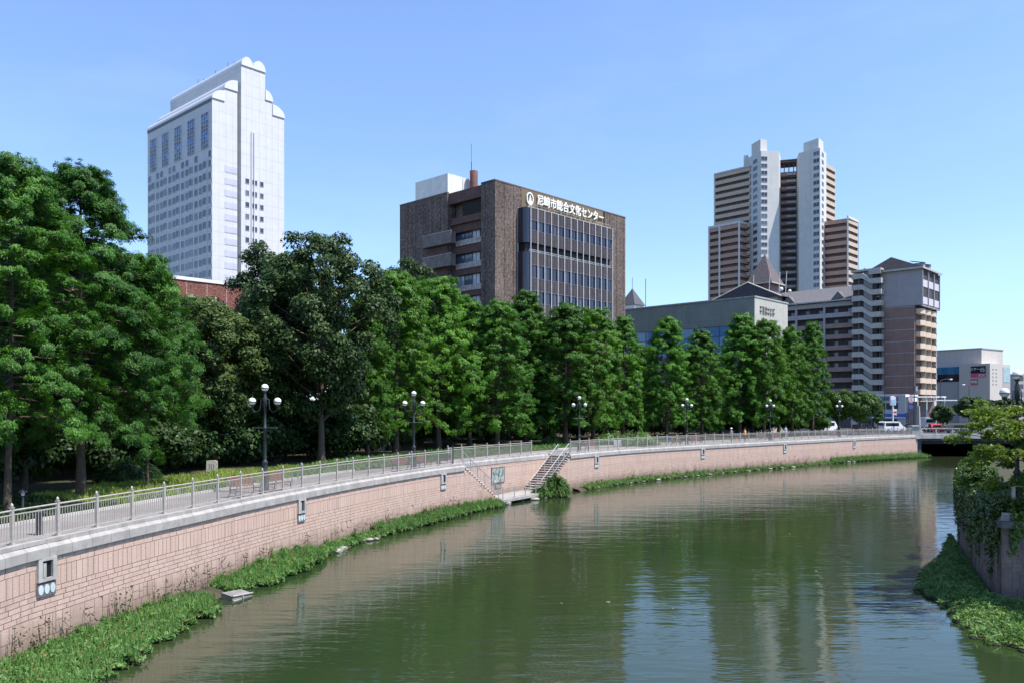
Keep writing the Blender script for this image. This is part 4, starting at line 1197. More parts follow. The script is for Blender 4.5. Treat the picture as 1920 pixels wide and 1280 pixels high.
for body, size, par, y, z in (('ツアー', 1.0, pb_, 4.2, 15.75), ('働', 1.4, pb_, 2.0, 15.35), ('ECC', 0.95, pp_, 2.2, 13.95), ('募集', 0.9, pr_, 4.4, 12.0)):
    me = text_mesh(body, size, M_let, 0.02, 0.01); o = put('lettering', me, par, (-0.2, y, z)); o.rotation_euler = (PI / 2, 0, FX)

# blue grey building far off beyond it
x_, y_ = at(1925, 330)
fb = thing('office_block', 'dark blue grey office block far off at the edge of view', 'building', (x_, y_, 0), 0.3)
k = MB(); k.box(-5, 15, 0, 14, 0, 18.5); k.build('wall', M_mallg, fb)
windows(fb, [(-3 + i * 3.2, -0.03, 3 + j * 3.2, 0, 2.2, 1.6, 1) for i in range(5) for j in range(5)], M_frame, M_hwin)
# ------------------------------------------------------------------ foliage as many small leaf faces
def np_mesh(name, V, mats, per=4):
    n = len(V) // per
    me = bpy.data.meshes.new(name)
    me.vertices.add(len(V)); me.vertices.foreach_set('co', V.astype(np.float32).ravel())
    me.loops.add(len(V)); me.loops.foreach_set('vertex_index', np.arange(len(V), dtype=np.int32))
    me.polygons.add(n); me.polygons.foreach_set('loop_start', np.arange(0, len(V), per, dtype=np.int32))
    for m in (mats if isinstance(mats, (list, tuple)) else [mats]): me.materials.append(m)
    me.update(calc_edges=True)
    return me

def unit(a): return a / np.maximum(np.linalg.norm(a, axis=1, keepdims=True), 1e-6)

def leaf_quads(P, Nn, Ld, l, w):
    """diamond leaves at P, facing Nn, long axis Ld"""
    Nn = unit(Nn); T = unit(Ld - Nn * np.sum(Ld * Nn, axis=1, keepdims=True)); B = np.cross(Nn, T)
    l = l[:, None] * 0.5; w = w[:, None] * 0.5
    V = np.stack([P - T * l, P + B * w, P + T * l, P - B * w], axis=1)
    return V.reshape(-1, 3)

def clump_leaves(rng, C, R, total, flat, up, jit, ll, lw, out, droop=-0.2, shell=0.45, lean=0.35, NC=None, NR=None):
    wgt = R ** 2; n = rng.multinomial(total, wgt / wgt.sum()); idx = np.repeat(np.arange(len(C)), n); N = len(idx)
    d = unit(rng.normal(size=(N, 3))); d[:, 2] = np.where(rng.random(N) < 0.55, np.abs(d[:, 2]), d[:, 2])
    rad = rng.random(N) ** shell
    off = d * (rad * R[idx])[:, None]; off[:, 2] *= flat
    P = C[idx] + off
    if NC is not None: d = (P - NC[idx]) / NR[idx][:, None]
    nn = d * 0.9 + out[idx] * lean + np.array([0, 0, up]) + rng.normal(size=(N, 3)) * jit
    L = out[idx] * 0.8 + rng.normal(size=(N, 3)) * 0.55 + np.array([0, 0, droop])
    s = rng.uniform(0.7, 1.35, N)
    return leaf_quads(P, nn, L, ll * s, lw * s)

def trunk_mesh(mb, H, r0, seed, lean=0.0, top=0.97):
    r = random.Random(seed); pts, rs = [], []
    for i in range(9):
        t = i / 8; pts.append((lean * H * t + 0.1 * r.uniform(-1, 1) * t, 0.1 * r.uniform(-1, 1) * t, H * top * t - (0.15 if i == 0 else 0)))
        rs.append(r0 * (1.0 - 0.9 * t) * (1.35 if i == 0 else 1.0) + 0.015)
    mb.path(pts, rs, 8)
    return pts

def conifer_mesh(seed, H, R, leaves, ll, lw, h0=0.12, nb=120, round_=0.75, peak=1.55, dens=1.0, tk=1.0):
    """dawn redwood: straight trunk, whorls of boughs carrying feathery sprays that heap into a rounded cone"""
    rng = np.random.default_rng(seed); r = random.Random(seed)
    mb = MB(); trunk_mesh(mb, H, (0.024 * H * 0.6 + 0.03) * tk, seed)
    C, RR, OUT, NC, NR = [], [], [], [], []
    lob = [(r.uniform(0, 6.28), r.uniform(0.05, 0.85), r.uniform(0.1, 0.3)) for _ in range(10)]
    for i in range(nb):
        hh = ((i + 0.5) / nb) ** 0.92; h = H * (h0 + (0.955 - h0) * hh)
        az = i * 2.399 + r.uniform(-0.5, 0.5); ca, sa = math.cos(az), math.sin(az)
        prof = R * min(1.0, (1.03 - hh) * peak) ** round_ * (0.8 + 0.2 * min(1.0, hh / 0.1))
        for la, lh, amp in lob: prof *= 1 + amp * max(0, math.cos(az - la)) ** 4 * max(0, 1 - abs(hh - lh) * 6)
        L = prof * r.uniform(0.70, 1.04) + 0.15
        el = r.uniform(-0.12, 0.22) + 0.42 * hh * hh
        dr = 0.40 - 0.25 * hh
        f = lambda t: (ca * L * t, sa * L * t, h + L * (math.tan(el) * t - dr * t * t))
        mb.path([f(0), f(0.5), f(0.9)], [0.05 * (1.05 - hh) * H / 15 + 0.012, 0.03 * (1.05 - hh) * H / 15 + 0.01, 0.008], 4)
        big = (0.45 + 0.75 * r.random() ** 1.5) * (0.62 + 0.38 * min(1, L / 2.6)) * dens          # size of this bough's heap of sprays
        ctr = f(0.74); tip = r.uniform(0.9, 1.08)
        for q in range(max(6, int(15 * big))):
            t = r.uniform(0.42, tip); p = f(t); sd = r.gauss(0, 0.48) * big
            edge = min(1.0, abs(sd) / big + max(0, t - 0.8) * 1.5)
            C.append((p[0] - sa * sd + r.gauss(0, 0.06), p[1] + ca * sd + r.gauss(0, 0.06), p[2] + (0.30 - 0.55 * edge) * big + r.gauss(0, 0.12)))
            RR.append(r.uniform(0.20, 0.40) * dens); OUT.append((ca - sa * sd * 0.8, sa + ca * sd * 0.8, -0.1))
            NC.append((ctr[0] - ca * 0.2, ctr[1] - sa * 0.2, ctr[2] - 0.5 * big)); NR.append(big * 1.1)
        for q in range(4):                                                                     # looser inner and hanging sprays
            t = r.uniform(0.2, 0.9); p = f(t); s2 = r.gauss(0, 0.35)
            C.append((p[0] - sa * s2, p[1] + ca * s2, p[2] + r.uniform(-0.3, 0.15))); RR.append(r.uniform(0.22, 0.34)); OUT.append((ca, sa, -0.2)); NC.append((p[0], p[1], p[2] - 0.5)); NR.append(0.6)
    for q in range(6): C.append((r.uniform(-.15, .15), r.uniform(-.15, .15), H * (0.945 + 0.012 * q))); RR.append(0.40 - 0.05 * q); OUT.append((0, 0, 1)); NC.append((0, 0, H * 0.93)); NR.append(0.6)
    C, RR, OUT, NC, NR = np.array(C), np.array(RR), np.array(OUT), np.array(NC), np.array(NR)
    V = clump_leaves(rng, C, RR, leaves, 0.8, 0.3, 0.42, ll, lw, OUT, -0.35, 0.5, 0.22, NC, NR)
    return mb.mesh('trunk', M_bark), np_mesh('crown', V, M_conif_near if H < 16 else M_conif)

def broad_mesh(seed, H, R, leaves, ll, lw, m, h0=0.22, nc=95, crown_r=(0.75, 1.35), sq=1.0, tr=0.3):
    """spreading broadleaf tree: limbs to leaf clumps lying on an uneven dome"""
    rng = np.random.default_rng(seed); r = random.Random(seed)
    mb = MB(); trunk_mesh(mb, H * 0.62, tr, seed, top=1.0)
    C, RR, OUT = [], [], []
    zc = H * (h0 + 1) / 2; hz_ = H * (1 - h0) / 2
    lob = [(r.uniform(0, 6.28), r.uniform(-0.3, 0.9), r.uniform(0.1, 0.22)) for _ in range(9)]
    for i in range(nc):
        u = (i + 0.5) / nc; cz = 1 - 2 * u; az = i * 2.399 + r.uniform(-0.3, 0.3); sr = math.sqrt(max(0, 1 - cz * cz))
        k = r.uniform(0.62, 0.9) if i % 4 else r.uniform(0.25, 0.6)
        for a, z, amp in lob: k += amp * max(0, math.cos(az - a)) ** 3 * max(0, 1 - abs(cz - z)) * 1.0
        cr = r.uniform(*crown_r)
        p = (math.cos(az) * sr * (R - cr * 0.6) * k * 1.08, math.sin(az) * sr * (R - cr * 0.6) * k * 1.08, zc + cz * (hz_ - cr * 0.5) * min(1.05, k + 0.1) * sq)
        C.append(p); RR.append(cr); OUT.append((math.cos(az) * sr, math.sin(az) * sr, cz))
        if i % 2 == 0:
            b = (0, 0, max(H * 0.18, min(H * 0.6, p[2] - R * 0.45)))
            mid = (p[0] * 0.5, p[1] * 0.5, b[2] + (p[2] - b[2]) * 0.4)
            mb.path([b, mid, p], [tr * 0.35, tr * 0.2, 0.02], 4)
    V = clump_leaves(rng, np.array(C), np.array(RR), leaves, 0.75, 0.5, 0.55, ll, lw, np.array(OUT), -0.15, 0.4)
    return mb.mesh('trunk', M_bark), np_mesh('crown', V, m)

M_conif = leaf_mat('conifer_leaf', (0.016, 0.063, 0.009), (0.112, 0.285, 0.028), 0.24, trans=0.28, cscale=0.45)
M_conif_near = leaf_mat('feathery_leaf', (0.013, 0.055, 0.010), (0.086, 0.235, 0.029), 0.15, trans=0.27, cscale=0.6)
M_camph = leaf_mat('camphor_leaf', (0.011, 0.031, 0.009), (0.046, 0.098, 0.026), 0.15, 0.5, 0.18, 0.25, 0.7)
M_pale = leaf_mat('pale_leaf', (0.025, 0.06, 0.014), (0.10, 0.165, 0.045), 0.15, 0.5, 0.25, 0.25, 0.8)
M_zelk = leaf_mat('round_tree_leaf', (0.02, 0.06, 0.010), (0.085, 0.165, 0.028), 0.12, 0.5, 0.3, 0.3, 0.8)
M_cherry = leaf_mat('cherry_leaf', (0.06, 0.112, 0.014), (0.20, 0.275, 0.042), 0.1, 0.45, 0.48, 0.35, 1.2)
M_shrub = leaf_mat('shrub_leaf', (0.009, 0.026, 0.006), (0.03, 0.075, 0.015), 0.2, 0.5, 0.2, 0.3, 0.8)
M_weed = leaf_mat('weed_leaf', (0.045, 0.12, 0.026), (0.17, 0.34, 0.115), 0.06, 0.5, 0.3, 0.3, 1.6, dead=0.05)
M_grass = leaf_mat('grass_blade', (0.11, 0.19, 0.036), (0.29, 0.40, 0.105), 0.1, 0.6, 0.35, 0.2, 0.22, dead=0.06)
M_ivy = leaf_mat('ivy_leaf', (0.024, 0.058, 0.010), (0.11, 0.19, 0.034), 0.1, 0.35, 0.2, 0.5, 0.9)

kinds_c = {}
def conifer_kind(key):
    if key not in kinds_c:
        kinds_c[key] = {'na': lambda: conifer_mesh(3, 15.6, 4.5, 300000, 0.135, 0.04, 0.2, 125, 0.52, 1.8, 0.98, 0.8),
                        'nb': lambda: conifer_mesh(8, 15.0, 4.1, 260000, 0.135, 0.04, 0.24, 115, 0.52, 1.8, 0.96, 0.55),
                        'nc': lambda: conifer_mesh(15, 11.0, 3.0, 130000, 0.135, 0.04, 0.32, 90, 0.5, 2.0, 0.92, 0.38),
                        'ma': lambda: conifer_mesh(21, 17.0, 4.3, 95000, 0.22, 0.085, 0.17, 130, 0.52, 2.0, 1.12),
                        'mb': lambda: conifer_mesh(34, 17.0, 3.9, 88000, 0.22, 0.085, 0.15, 125, 0.56, 2.2, 1.12),
                        'mc': lambda: conifer_mesh(55, 17.0, 4.4, 98000, 0.22, 0.085, 0.19, 135, 0.48, 2.3, 1.15),
                        'md': lambda: conifer_mesh(89, 17.0, 3.7, 86000, 0.22, 0.085, 0.14, 125, 0.54, 2.0, 1.1),
                        'camphor': lambda: broad_mesh(5, 17.0, 5.6, 46000, 0.30, 0.15, M_camph, 0.16, 120, (0.8, 1.4)),
                        'camphor_b': lambda: broad_mesh(9, 17.0, 5.2, 42000, 0.30, 0.15, M_camph, 0.14, 110, (0.8, 1.35)),
                        'pale': lambda: broad_mesh(13, 12.0, 4.2, 36000, 0.26, 0.13, M_pale, 0.18, 90, (0.7, 1.2)),
                        'round': lambda: broad_mesh(17, 8.6, 4.4, 24000, 0.36, 0.2, M_zelk, 0.3, 80, (0.8, 1.3)),
                        'street': lambda: broad_mesh(19, 6.5, 2.6, 9000, 0.34, 0.2, M_camph, 0.28, 40, (0.6, 1.0), tr=0.14),
                        'slim': lambda: broad_mesh(23, 7.5, 1.3, 5000, 0.32, 0.18, M_zelk, 0.2, 30, (0.5, 0.8), tr=0.1),
                        'shrub': lambda: (None, broad_mesh(29, 3.2, 2.3, 9000, 0.24, 0.13, M_shrub, 0.02, 45, (0.6, 0.95))[1]),
                        'bush': lambda: (None, broad_mesh(31, 1.3, 0.9, 2600, 0.16, 0.07, M_zelk, 0.02, 26, (0.25, 0.4))[1])}[key]()
    return kinds_c[key]

HK = dict(na=15.6, nb=15.0, nc=11.0, ma=17, mb=17, mc=17, md=17, camphor=17, camphor_b=17, pale=12, round=8.6, street=6.5, slim=7.5, shrub=3.2, bush=1.3)
def tree(name, kind, x, y, H, label, rz=None, wide=1.0, group=None, cat='tree', z=0.0):
    tm_, cm = conifer_kind(kind); s = H / HK[kind]
    root = thing(name, label, cat, (x, y, z), rnd.uniform(0, 6.28) if rz is None else rz, group)
    root.scale = (s * wide, s * wide, s)
    if name == 'conifer_tree': root.rotation_euler[0] = rnd.gauss(0, 0.018); root.rotation_euler[1] = rnd.gauss(0, 0.018)
    if tm_ is not None: put('trunk', tm_, root); put('crown', cm, root)
    else: put('foliage', cm, root)
    return root
def tree_px(name, kind, px, top, D, label, **kw):
    x, y = at(px, D); return tree(name, kind, x, y, hz(top, D), label, **kw)

GC = 'dawn redwoods along the promenade'
CON = [  # kind, column, top row, distance, width, label
    ('nb', 14, 286, 33.5, 0.92, 'broad conifer with slim bare trunk at the very edge of the view'),
    ('na', 152, 302, 38.5, 0.92, 'tallest broad conifer, its thick dark trunk standing beside the path'),
    ('nc', 276, 480, 42.5, 0.85, 'smaller conifer with thin pole like trunk beside the sunlit grass'),
    ('nb', 46, 360, 41.0, 0.9, 'conifer with dark trunk just behind the edge conifer'),
    ('ma', 742, 505, 75, 0.92, 'conifer with low bright boughs behind the second lamp post'),
    ('mc', 690, 560, 70, 0.72, 'small conifer squeezed beside the dark camphor crown'),
    ('mc', 822, 522, 84, 0.95, 'pointed conifer below the balconies of the brown building'),
    ('mb', 880, 555, 92, 1.0, 'conifer below the near corner of the brown building'),
    ('ma', 932, 560, 86, 1.0, 'full conifer with a hanging skirt above the iron gate'),
    ('md', 986, 546, 99, 1.0, 'narrow tall conifer beneath the edge of the glass bay'),
    ('mb', 1060, 566, 97, 1.05, 'conifer above the broad dark red steps'),
    ('mc', 1112, 578, 100, 0.92, 'conifer behind the third lamp post'),
    ('md', 1168, 592, 107, 0.85, 'conifer where the brown building meets the low hall'),
    ('ma', 1250, 592, 110, 0.85, 'conifer in front of the blue glazing, nearer the brown building'),
    ('mb', 1316, 614, 112, 0.9, 'shorter conifer behind the fourth lamp post'),
    ('md', 1386, 588, 124, 1.0, 'slender conifer reaching the corner of the low hall'),
    ('mc', 1432, 600, 124, 0.82, 'conifer in front of the pale end wall of the low hall'),
    ('mb', 1486, 610, 127, 0.78, 'conifer in front of the brown gallery floors'),
    ('md', 1524, 602, 131, 0.72, 'last conifer of the row, beside the round tree'),
]
for kd, px, top, D, wd, lab in CON:
    tree_px('conifer_tree', kd, px, top, D, lab, wide=wd, group=GC)
BACK = [('ma', 700, 545, 88), ('mc', 850, 560, 106), ('md', 915, 585, 108), ('mb', 1020, 590, 112), ('ma', 1085, 600, 116), ('mc', 1205, 650, 122), ('ma', 1285, 655, 126),
        ('mc', 1350, 660, 132), ('nb', -60, 330, 44), ('na', 220, 470, 52), ('nb', 110, 420, 55), ('na', 330, 600, 62), ('ma', 790, 575, 97), ('mb', 1410, 640, 134), ('md', 1460, 640, 136)]
for kd, px, top, D in BACK:
    tree_px('conifer_tree', kd, px, top, D, 'dim conifer of the back row filling gaps between the front conifers', wide=1.0, group='back row of conifers')
tree('conifer_tree', 'nb', -18.8, 22.0, 15.0, 'conifer beside the promenade just outside the view', group=GC)
for px, top, D, w, kd, lab in ((520, 446, 66, 0.8, 'camphor_b', 'dark broadleaf tree with uneven top behind the first lamp post'),
                              (602, 434, 62, 0.86, 'camphor', 'tall dark glossy broadleaf tree covering the end of the brick hall'),
                              (560, 520, 78, 1.0, 'camphor', 'dark broadleaf tree behind the two tall glossy ones'),
                              (450, 600, 72, 0.95, 'camphor_b', 'shaded broadleaf tree between the pale tree and the dark pair')):
    tree_px('broadleaf_tree', kd, px, top, D, lab, wide=w)
tree_px('broadleaf_tree', 'pale', 400, 566, 58, 'pale leaved broadleaf tree below the brick hall sign', wide=1.05)
tree_px('broadleaf_tree', 'pale', 352, 555, 64, 'pale broadleaf tree half hidden behind the small conifer', wide=1.0)
tree_px('broadleaf_tree', 'camphor', 758, 490, 96, 'broad olive green tree top rising beside the brown building', wide=0.8)
tree_px('broadleaf_tree', 'round', 1612, 734, 132, 'round bright street tree between the last conifer and the store', wide=0.85)
tree_px('broadleaf_tree', 'round', 1572, 730, 134, 'round street tree touching the last conifer', wide=0.75)
tree_px('street_tree', 'slim', 1646, 753, 152, 'slim young street tree in front of the store windows')
tree_px('street_tree', 'street', 1768, 757, 150, 'dense dark street tree beside the white truck')
for px, top, D, lab in ((1822, 742, 172, 'street tree behind the bridge below the poster'), (1856, 748, 178, 'middle street tree of three beyond the bridge road'), (1895, 745, 170, 'street tree beyond the bridge nearest the edge of the view')):
    tree_px('street_tree', 'street', px, top, D, lab, wide=1.3)

# understorey shrubs: dark masses behind and between the trunks
SG = 'dark understorey shrubs below the trees'
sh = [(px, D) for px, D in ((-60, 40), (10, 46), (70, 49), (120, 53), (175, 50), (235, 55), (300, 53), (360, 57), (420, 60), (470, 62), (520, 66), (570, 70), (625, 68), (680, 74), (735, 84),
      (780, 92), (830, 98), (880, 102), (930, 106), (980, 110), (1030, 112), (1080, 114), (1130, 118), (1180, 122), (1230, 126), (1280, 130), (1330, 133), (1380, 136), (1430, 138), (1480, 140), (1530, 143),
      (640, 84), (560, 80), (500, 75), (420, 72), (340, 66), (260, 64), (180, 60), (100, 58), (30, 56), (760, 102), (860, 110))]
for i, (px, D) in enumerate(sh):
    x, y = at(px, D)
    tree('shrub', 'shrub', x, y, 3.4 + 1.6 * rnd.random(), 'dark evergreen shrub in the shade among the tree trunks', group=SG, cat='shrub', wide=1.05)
x, y = gy(416, 873)
tree('bush', 'bush', x, y + 0.6, 1.7, 'young bright green bush beside the pale stone monument', cat='bush', wide=0.7)
x, y = gy(72, 900)
tree('bush', 'bush', x, y, 1.2, 'sunlit low bush in the shade between two conifer trunks', cat='bush')

# ------------------------------------------------------------------ weeds, grass, ivy (nobody could count these)
def field(rng, n, uv): return rng.random((n, 2)) * uv
def smooth_noise(x, y, s):
    return (np.sin(x * 1.7 * s + 1.3) * np.cos(y * 2.1 * s - 0.7) + np.sin(x * 3.9 * s + y * 2.7 * s) * 0.6 + np.sin(x * 7.3 * s - y * 5.1 * s + 2) * 0.35) / 1.95

def bank(name, cv, u0, u1, width, height, n, seed, tall=0.0, kind='stuff', patch=0.0):
    """low weed bank along a wall: leaves heaped over a mound WIDTH(u) metres wide"""
    rng = np.random.default_rng(seed)
    us = u0 + rng.random(n) * (u1 - u0)
    ws = np.array([width(u) for u in us]); hs = np.array([height(u) for u in us])
    d = rng.random(n) ** 0.85
    g = np.array([(cv.off(u, 0.03 + dd * w * (1.0 + 0.08 * math.sin(u * 2.3) + 0.09 * math.sin(u * 5.9 + 1) + 0.08 * math.sin(u * 13)))) for u, dd, w in zip(us, d, ws)])
    nz = smooth_noise(g[:, 0], g[:, 1], 1.6) * 0.5 + 0.5
    keep = nz > patch * rng.random(n) * 1.4
    g, us, ws, hs, d, nz = g[keep], us[keep], ws[keep], hs[keep], d[keep], nz[keep]
    fine = smooth_noise(g[:, 0] + 3, g[:, 1], 4.3) * 0.5 + 0.5
    top = hs * (0.15 + 0.75 * nz + 0.55 * fine) * np.clip(1.2 - d, 0.15, 1) ** 0.6
    z = WZ + 0.05 + top * (rng.random(len(g)) ** 0.4)
    P = np.column_stack([g[:, 0], g[:, 1], z]); N = len(P)
    V = leaf_quads(P, rng.normal(size=(N, 3)) * 0.55 + np.array([0.2, -0.1, 0.8]), rng.normal(size=(N, 3)) + np.array([0.2, -0.3, 0.1]), rng.uniform(0.09, 0.30, N), rng.uniform(0.04, 0.12, N))
    if tall:
        m = int(N * tall); i = rng.integers(0, N, m)
        Pt = P[i].copy(); Pt[:, 2] = WZ + top[i] * 0.9 + 0.12
        V = np.vstack([V, leaf_quads(Pt, np.column_stack([rng.normal(size=m), rng.normal(size=m), np.full(m, 0.15)]), rng.normal(size=(m, 3)) * 0.3 + np.array([0, 0, 1]), rng.uniform(0.25, 0.55, m), rng.uniform(0.025, 0.045, m))])
    return tag(put(name, np_mesh(name, V, M_weed)), kind=kind)

def mud(name, cv, u0, u1, width, z=0.03, h=0.25):
    mb = MB(); n = max(4, int((u1 - u0) / 0.5)); rows = []
    for i in range(n + 1):
        u = u0 + (u1 - u0) * i / n; w = width(u) + 0.12 * math.sin(u * 3.1) + 0.08 * math.sin(u * 7.7)
        rows.append([(*cv.off(u, 0.0), WZ + z + h), (*cv.off(u, w * 0.5), WZ + z + h * 0.6), (*cv.off(u, w), WZ - 0.12)])
    k = len(rows[0])
    mb.add([p for r_ in rows for p in r_], [(i * k + j, i * k + j + 1, (i + 1) * k + j + 1, (i + 1) * k + j) for i in range(n) for j in range(k - 1)], 0, True)
    return tag(mb.build(name, M_mud), kind='structure')

def U(px_wall): return C_near.u_px(px_wall)
def lin(pts):
    def f(u):
        for (a, va), (b, vb) in zip(pts[:-1], pts[1:]):
            if u <= b: return va + (vb - va) * max(0, (u - a)) / (b - a)
        return pts[-1][1]
    return f
uN = C_near.u_of_y
wid1 = lin([(0, 3.3), (uN(24), 3.1), (uN(27.5), 2.55), (uN(31.6), 2.1), (uN(32.6), 1.0), (uN(34.5), 1.1), (uN(36), 1.9), (uN(40), 1.7), (uN(43), 1.0), (uN(47), 0.7), (uN(50), 1.0), (uN(54), 1.3), (uN(59), 1.2), (C_near.len + 2, 0.9)])
mud('mud_bank', C_near, 60, C_near.len, lambda u: wid1(u) + 0.15)
bank('weeds', C_near, uN(18), uN(32.6), lambda u: wid1(u), lin([(0, 0.45), (uN(31), 0.42), (uN(32), 0.25)]), 46000, 3, 0.10)
bank('weeds', C_near, uN(33.9), uN(42.5), lambda u: wid1(u), lin([(0, 0.3), (uN(35.5), 0.45), (uN(40), 0.8), (uN(42.5), 0.4)]), 26000, 4, 0.1)
bank('weeds', C_near, uN(42.5), uN(49.5), lambda u: wid1(u), lambda u: 0.4, 9000, 5, 0.12, patch=0.75)
bank('weeds', C_near, uN(49.0), C_near.len + 0.0, lambda u: wid1(u), lambda u: 0.62, 20000, 6, 0.2)
def stalks(cv, u0, u1, n, seed):
    rng = np.random.default_rng(seed); us = u0 + rng.random(n) * (u1 - u0)
    g = np.array([cv.off(u, 0.15 + 0.35 * rng.random()) for u in us]); h = rng.uniform(0.6, 1.35, n)
    P, L, ll, lw = [], [], [], []
    for (x, y), hh in zip(g, h):
        P.append((x, y, WZ + 0.2 + hh * 0.5)); L.append((rng.normal() * 0.08, rng.normal() * 0.08, 1)); ll.append(hh); lw.append(0.03)
        for q in range(9):
            P.append((x + rng.normal() * 0.07, y + rng.normal() * 0.07, WZ + 0.2 + hh * rng.uniform(0.35, 1.0))); L.append(tuple(rng.normal(size=3))); ll.append(rng.uniform(0.08, 0.2)); lw.append(0.05)
    P, L = np.array(P), np.array(L)
    return tag(put('weed_stalks', np_mesh('weed_stalks', leaf_quads(P, rng.normal(size=P.shape) + np.array([0.5, -0.6, 0.1]), L, np.array(ll), np.array(lw)), M_dry)), kind='stuff')
M_dry = leaf_mat('dry_stalk', (0.05, 0.055, 0.02), (0.13, 0.12, 0.05), 0.1, 0.7, 0.2, 0.2, 2.0)
mud('mud_bank', sf, 0.0, 4.35, lambda u: 1.05)
bank('weeds', sf, 0.0, 4.3, lambda u: 0.95, lambda u: 0.55, 6500, 66, 0.2)
stalks(C_near, uN(20), C_near.len - 1, 90, 81)
wid2 = lin([(0, 1.0), (8, 0.8), (30, 0.45), (60, 0.7), (75, 1.6), (C_far.len, 2.2)])
mud('mud_bank', C_far, 0.5, C_far.len, lambda u: wid2(u) + 0.1)
bank('weeds', C_far, 2, 26, lambda u: wid2(u), lambda u: 0.55, 9000, 7, 0.2, patch=0.6)
bank('weeds', C_far, 26, 58, lambda u: wid2(u), lambda u: 0.45, 9000, 8, 0.15, patch=0.7)
stalks(C_far, 4, C_far.len - 4, 60, 82)
bank('weeds', C_far, 56, C_far.len, lambda u: wid2(u), lambda u: 0.75, 16000, 9, 0.1)

def tuft(name, x, y, z, R, H, n, seed, label, m=None, cat='plant', lw=0.05):
    """clump of arching blades, each drawn as a rising and a drooping leaf face"""
    rng = np.random.default_rng(seed); a = rng.random(n) * 2 * PI; r_ = np.sqrt(rng.random(n)) * R
    lump = 0.75 + 0.25 * np.sin(a * 3 + seed) + 0.15 * np.sin(a * 7 + r_ * 5)
    hgt = H * (1 - 0.6 * (r_ / R) ** 2) * rng.uniform(0.35, 1.1, n) * lump
    lean = rng.uniform(0.1, 0.6, n)
    X, Y = np.cos(a) * r_, np.sin(a) * r_
    ll = rng.uniform(0.45, 0.95, n) * min(1.0, H / 1.4)
    P1 = np.column_stack([X, Y, np.maximum(hgt - ll * 0.4, 0.05)]); L1 = np.column_stack([np.cos(a) * lean, np.sin(a) * lean, np.ones(n)]) + rng.normal(size=(n, 3)) * 0.2
    P2 = np.column_stack([X + np.cos(a) * (lean * ll * 0.6 + 0.08), Y + np.sin(a) * (lean * ll * 0.6 + 0.08), hgt - 0.02]); L2 = np.column_stack([np.cos(a), np.sin(a), rng.uniform(-0.9, 0.3, n)])
    nrm = np.column_stack([np.cos(a), np.sin(a), np.full(n, 0.5)]) + rng.normal(size=(n, 3)) * 0.8
    w = rng.uniform(lw * 0.6, lw * 1.2, n)
    V = np.vstack([leaf_quads(P1, nrm, L1, ll, w), leaf_quads(P2, nrm + np.array([0, 0, 0.6]), L2, ll * 0.7, w)])
    return tag(put(name, np_mesh(name, V, m or M_zelk), None, (x, y, z)), label, cat)
x, y = at(1042, 71.5)
tuft('reed_clump', x, y, WZ, 1.0, 1.9, 2800, 41, 'tall bushy reed clump at the water beside the broad steps', lw=0.09)
tuft('reed_clump', x - 1.3, y - 1.2, WZ, 0.7, 1.1, 1200, 42, 'short reed tuft in front of the tall reed clump', lw=0.08)
x, y = gy(250, 905)
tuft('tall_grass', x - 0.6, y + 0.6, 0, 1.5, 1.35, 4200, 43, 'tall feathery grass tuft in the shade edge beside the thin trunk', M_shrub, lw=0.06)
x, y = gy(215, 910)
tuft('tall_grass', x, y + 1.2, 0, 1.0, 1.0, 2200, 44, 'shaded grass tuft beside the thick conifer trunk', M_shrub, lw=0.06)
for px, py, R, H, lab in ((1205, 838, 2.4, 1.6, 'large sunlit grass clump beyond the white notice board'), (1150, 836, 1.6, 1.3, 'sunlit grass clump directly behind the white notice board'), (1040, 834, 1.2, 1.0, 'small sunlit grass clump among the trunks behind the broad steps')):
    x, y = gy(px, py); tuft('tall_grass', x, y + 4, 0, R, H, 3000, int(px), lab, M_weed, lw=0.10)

def grass(name, poly, n, h, seed, m=None, dens=0.0):
    rng = np.random.default_rng(seed); poly = [Vector(p) for p in poly]
    x0, x1 = min(p.x for p in poly), max(p.x for p in poly); y0, y1 = min(p.y for p in poly), max(p.y for p in poly)
    X = x0 + rng.random(n * 2) * (x1 - x0); Y = y0 + rng.random(n * 2) * (y1 - y0)
    ins = np.zeros(len(X), bool)
    for i in range(len(poly)):
        a, b = poly[i], poly[(i + 1) % len(poly)]
        c = ((a.y > Y) != (b.y > Y)) & (X < (b.x - a.x) * (Y - a.y) / (b.y - a.y + 1e-9) + a.x); ins ^= c
    X, Y = X[ins], Y[ins]; N = len(X); nz = smooth_noise(X, Y, 0.5) * 0.5 + 0.5
    hh = h * (0.4 + 0.9 * nz) * rng.uniform(0.5, 1.2, N)
    P = np.column_stack([X, Y, hh * 0.45])
    V = leaf_quads(P, np.column_stack([rng.normal(size=N), rng.normal(size=N), np.full(N, 0.4)]), rng.normal(size=(N, 3)) * 0.45 + np.array([0, 0, 1]), hh, rng.uniform(0.03, 0.07, N))
    return tag(put(name, np_mesh(name, V, m or M_grass)), kind='stuff')
def inl(y, d): u = C_near.u_of_y(y); return tuple(C_near.off(u, -d))
grass('grass', [inl(34, 4.2), inl(39, 4.2), inl(44, 4.2), inl(50, 4.2), inl(57, 4.2), inl(57, 9), inl(50, 10.5), inl(44, 11), inl(36, 10.5)], 30000, 0.42, 51)
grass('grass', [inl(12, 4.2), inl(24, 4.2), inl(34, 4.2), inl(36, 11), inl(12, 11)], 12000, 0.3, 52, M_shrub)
grass('grass', [inl(47, 4.15), inl(53, 4.15), inl(60.5, 4.15), (-9.2, 64), (-13, 68), inl(53, 8)], 15000, 0.5, 53, M_weed)
grass('grass', [(-9, 66), (-6, 68), (0, 80), (-4, 84), (-12, 72)], 6000, 0.4, 54, M_weed)
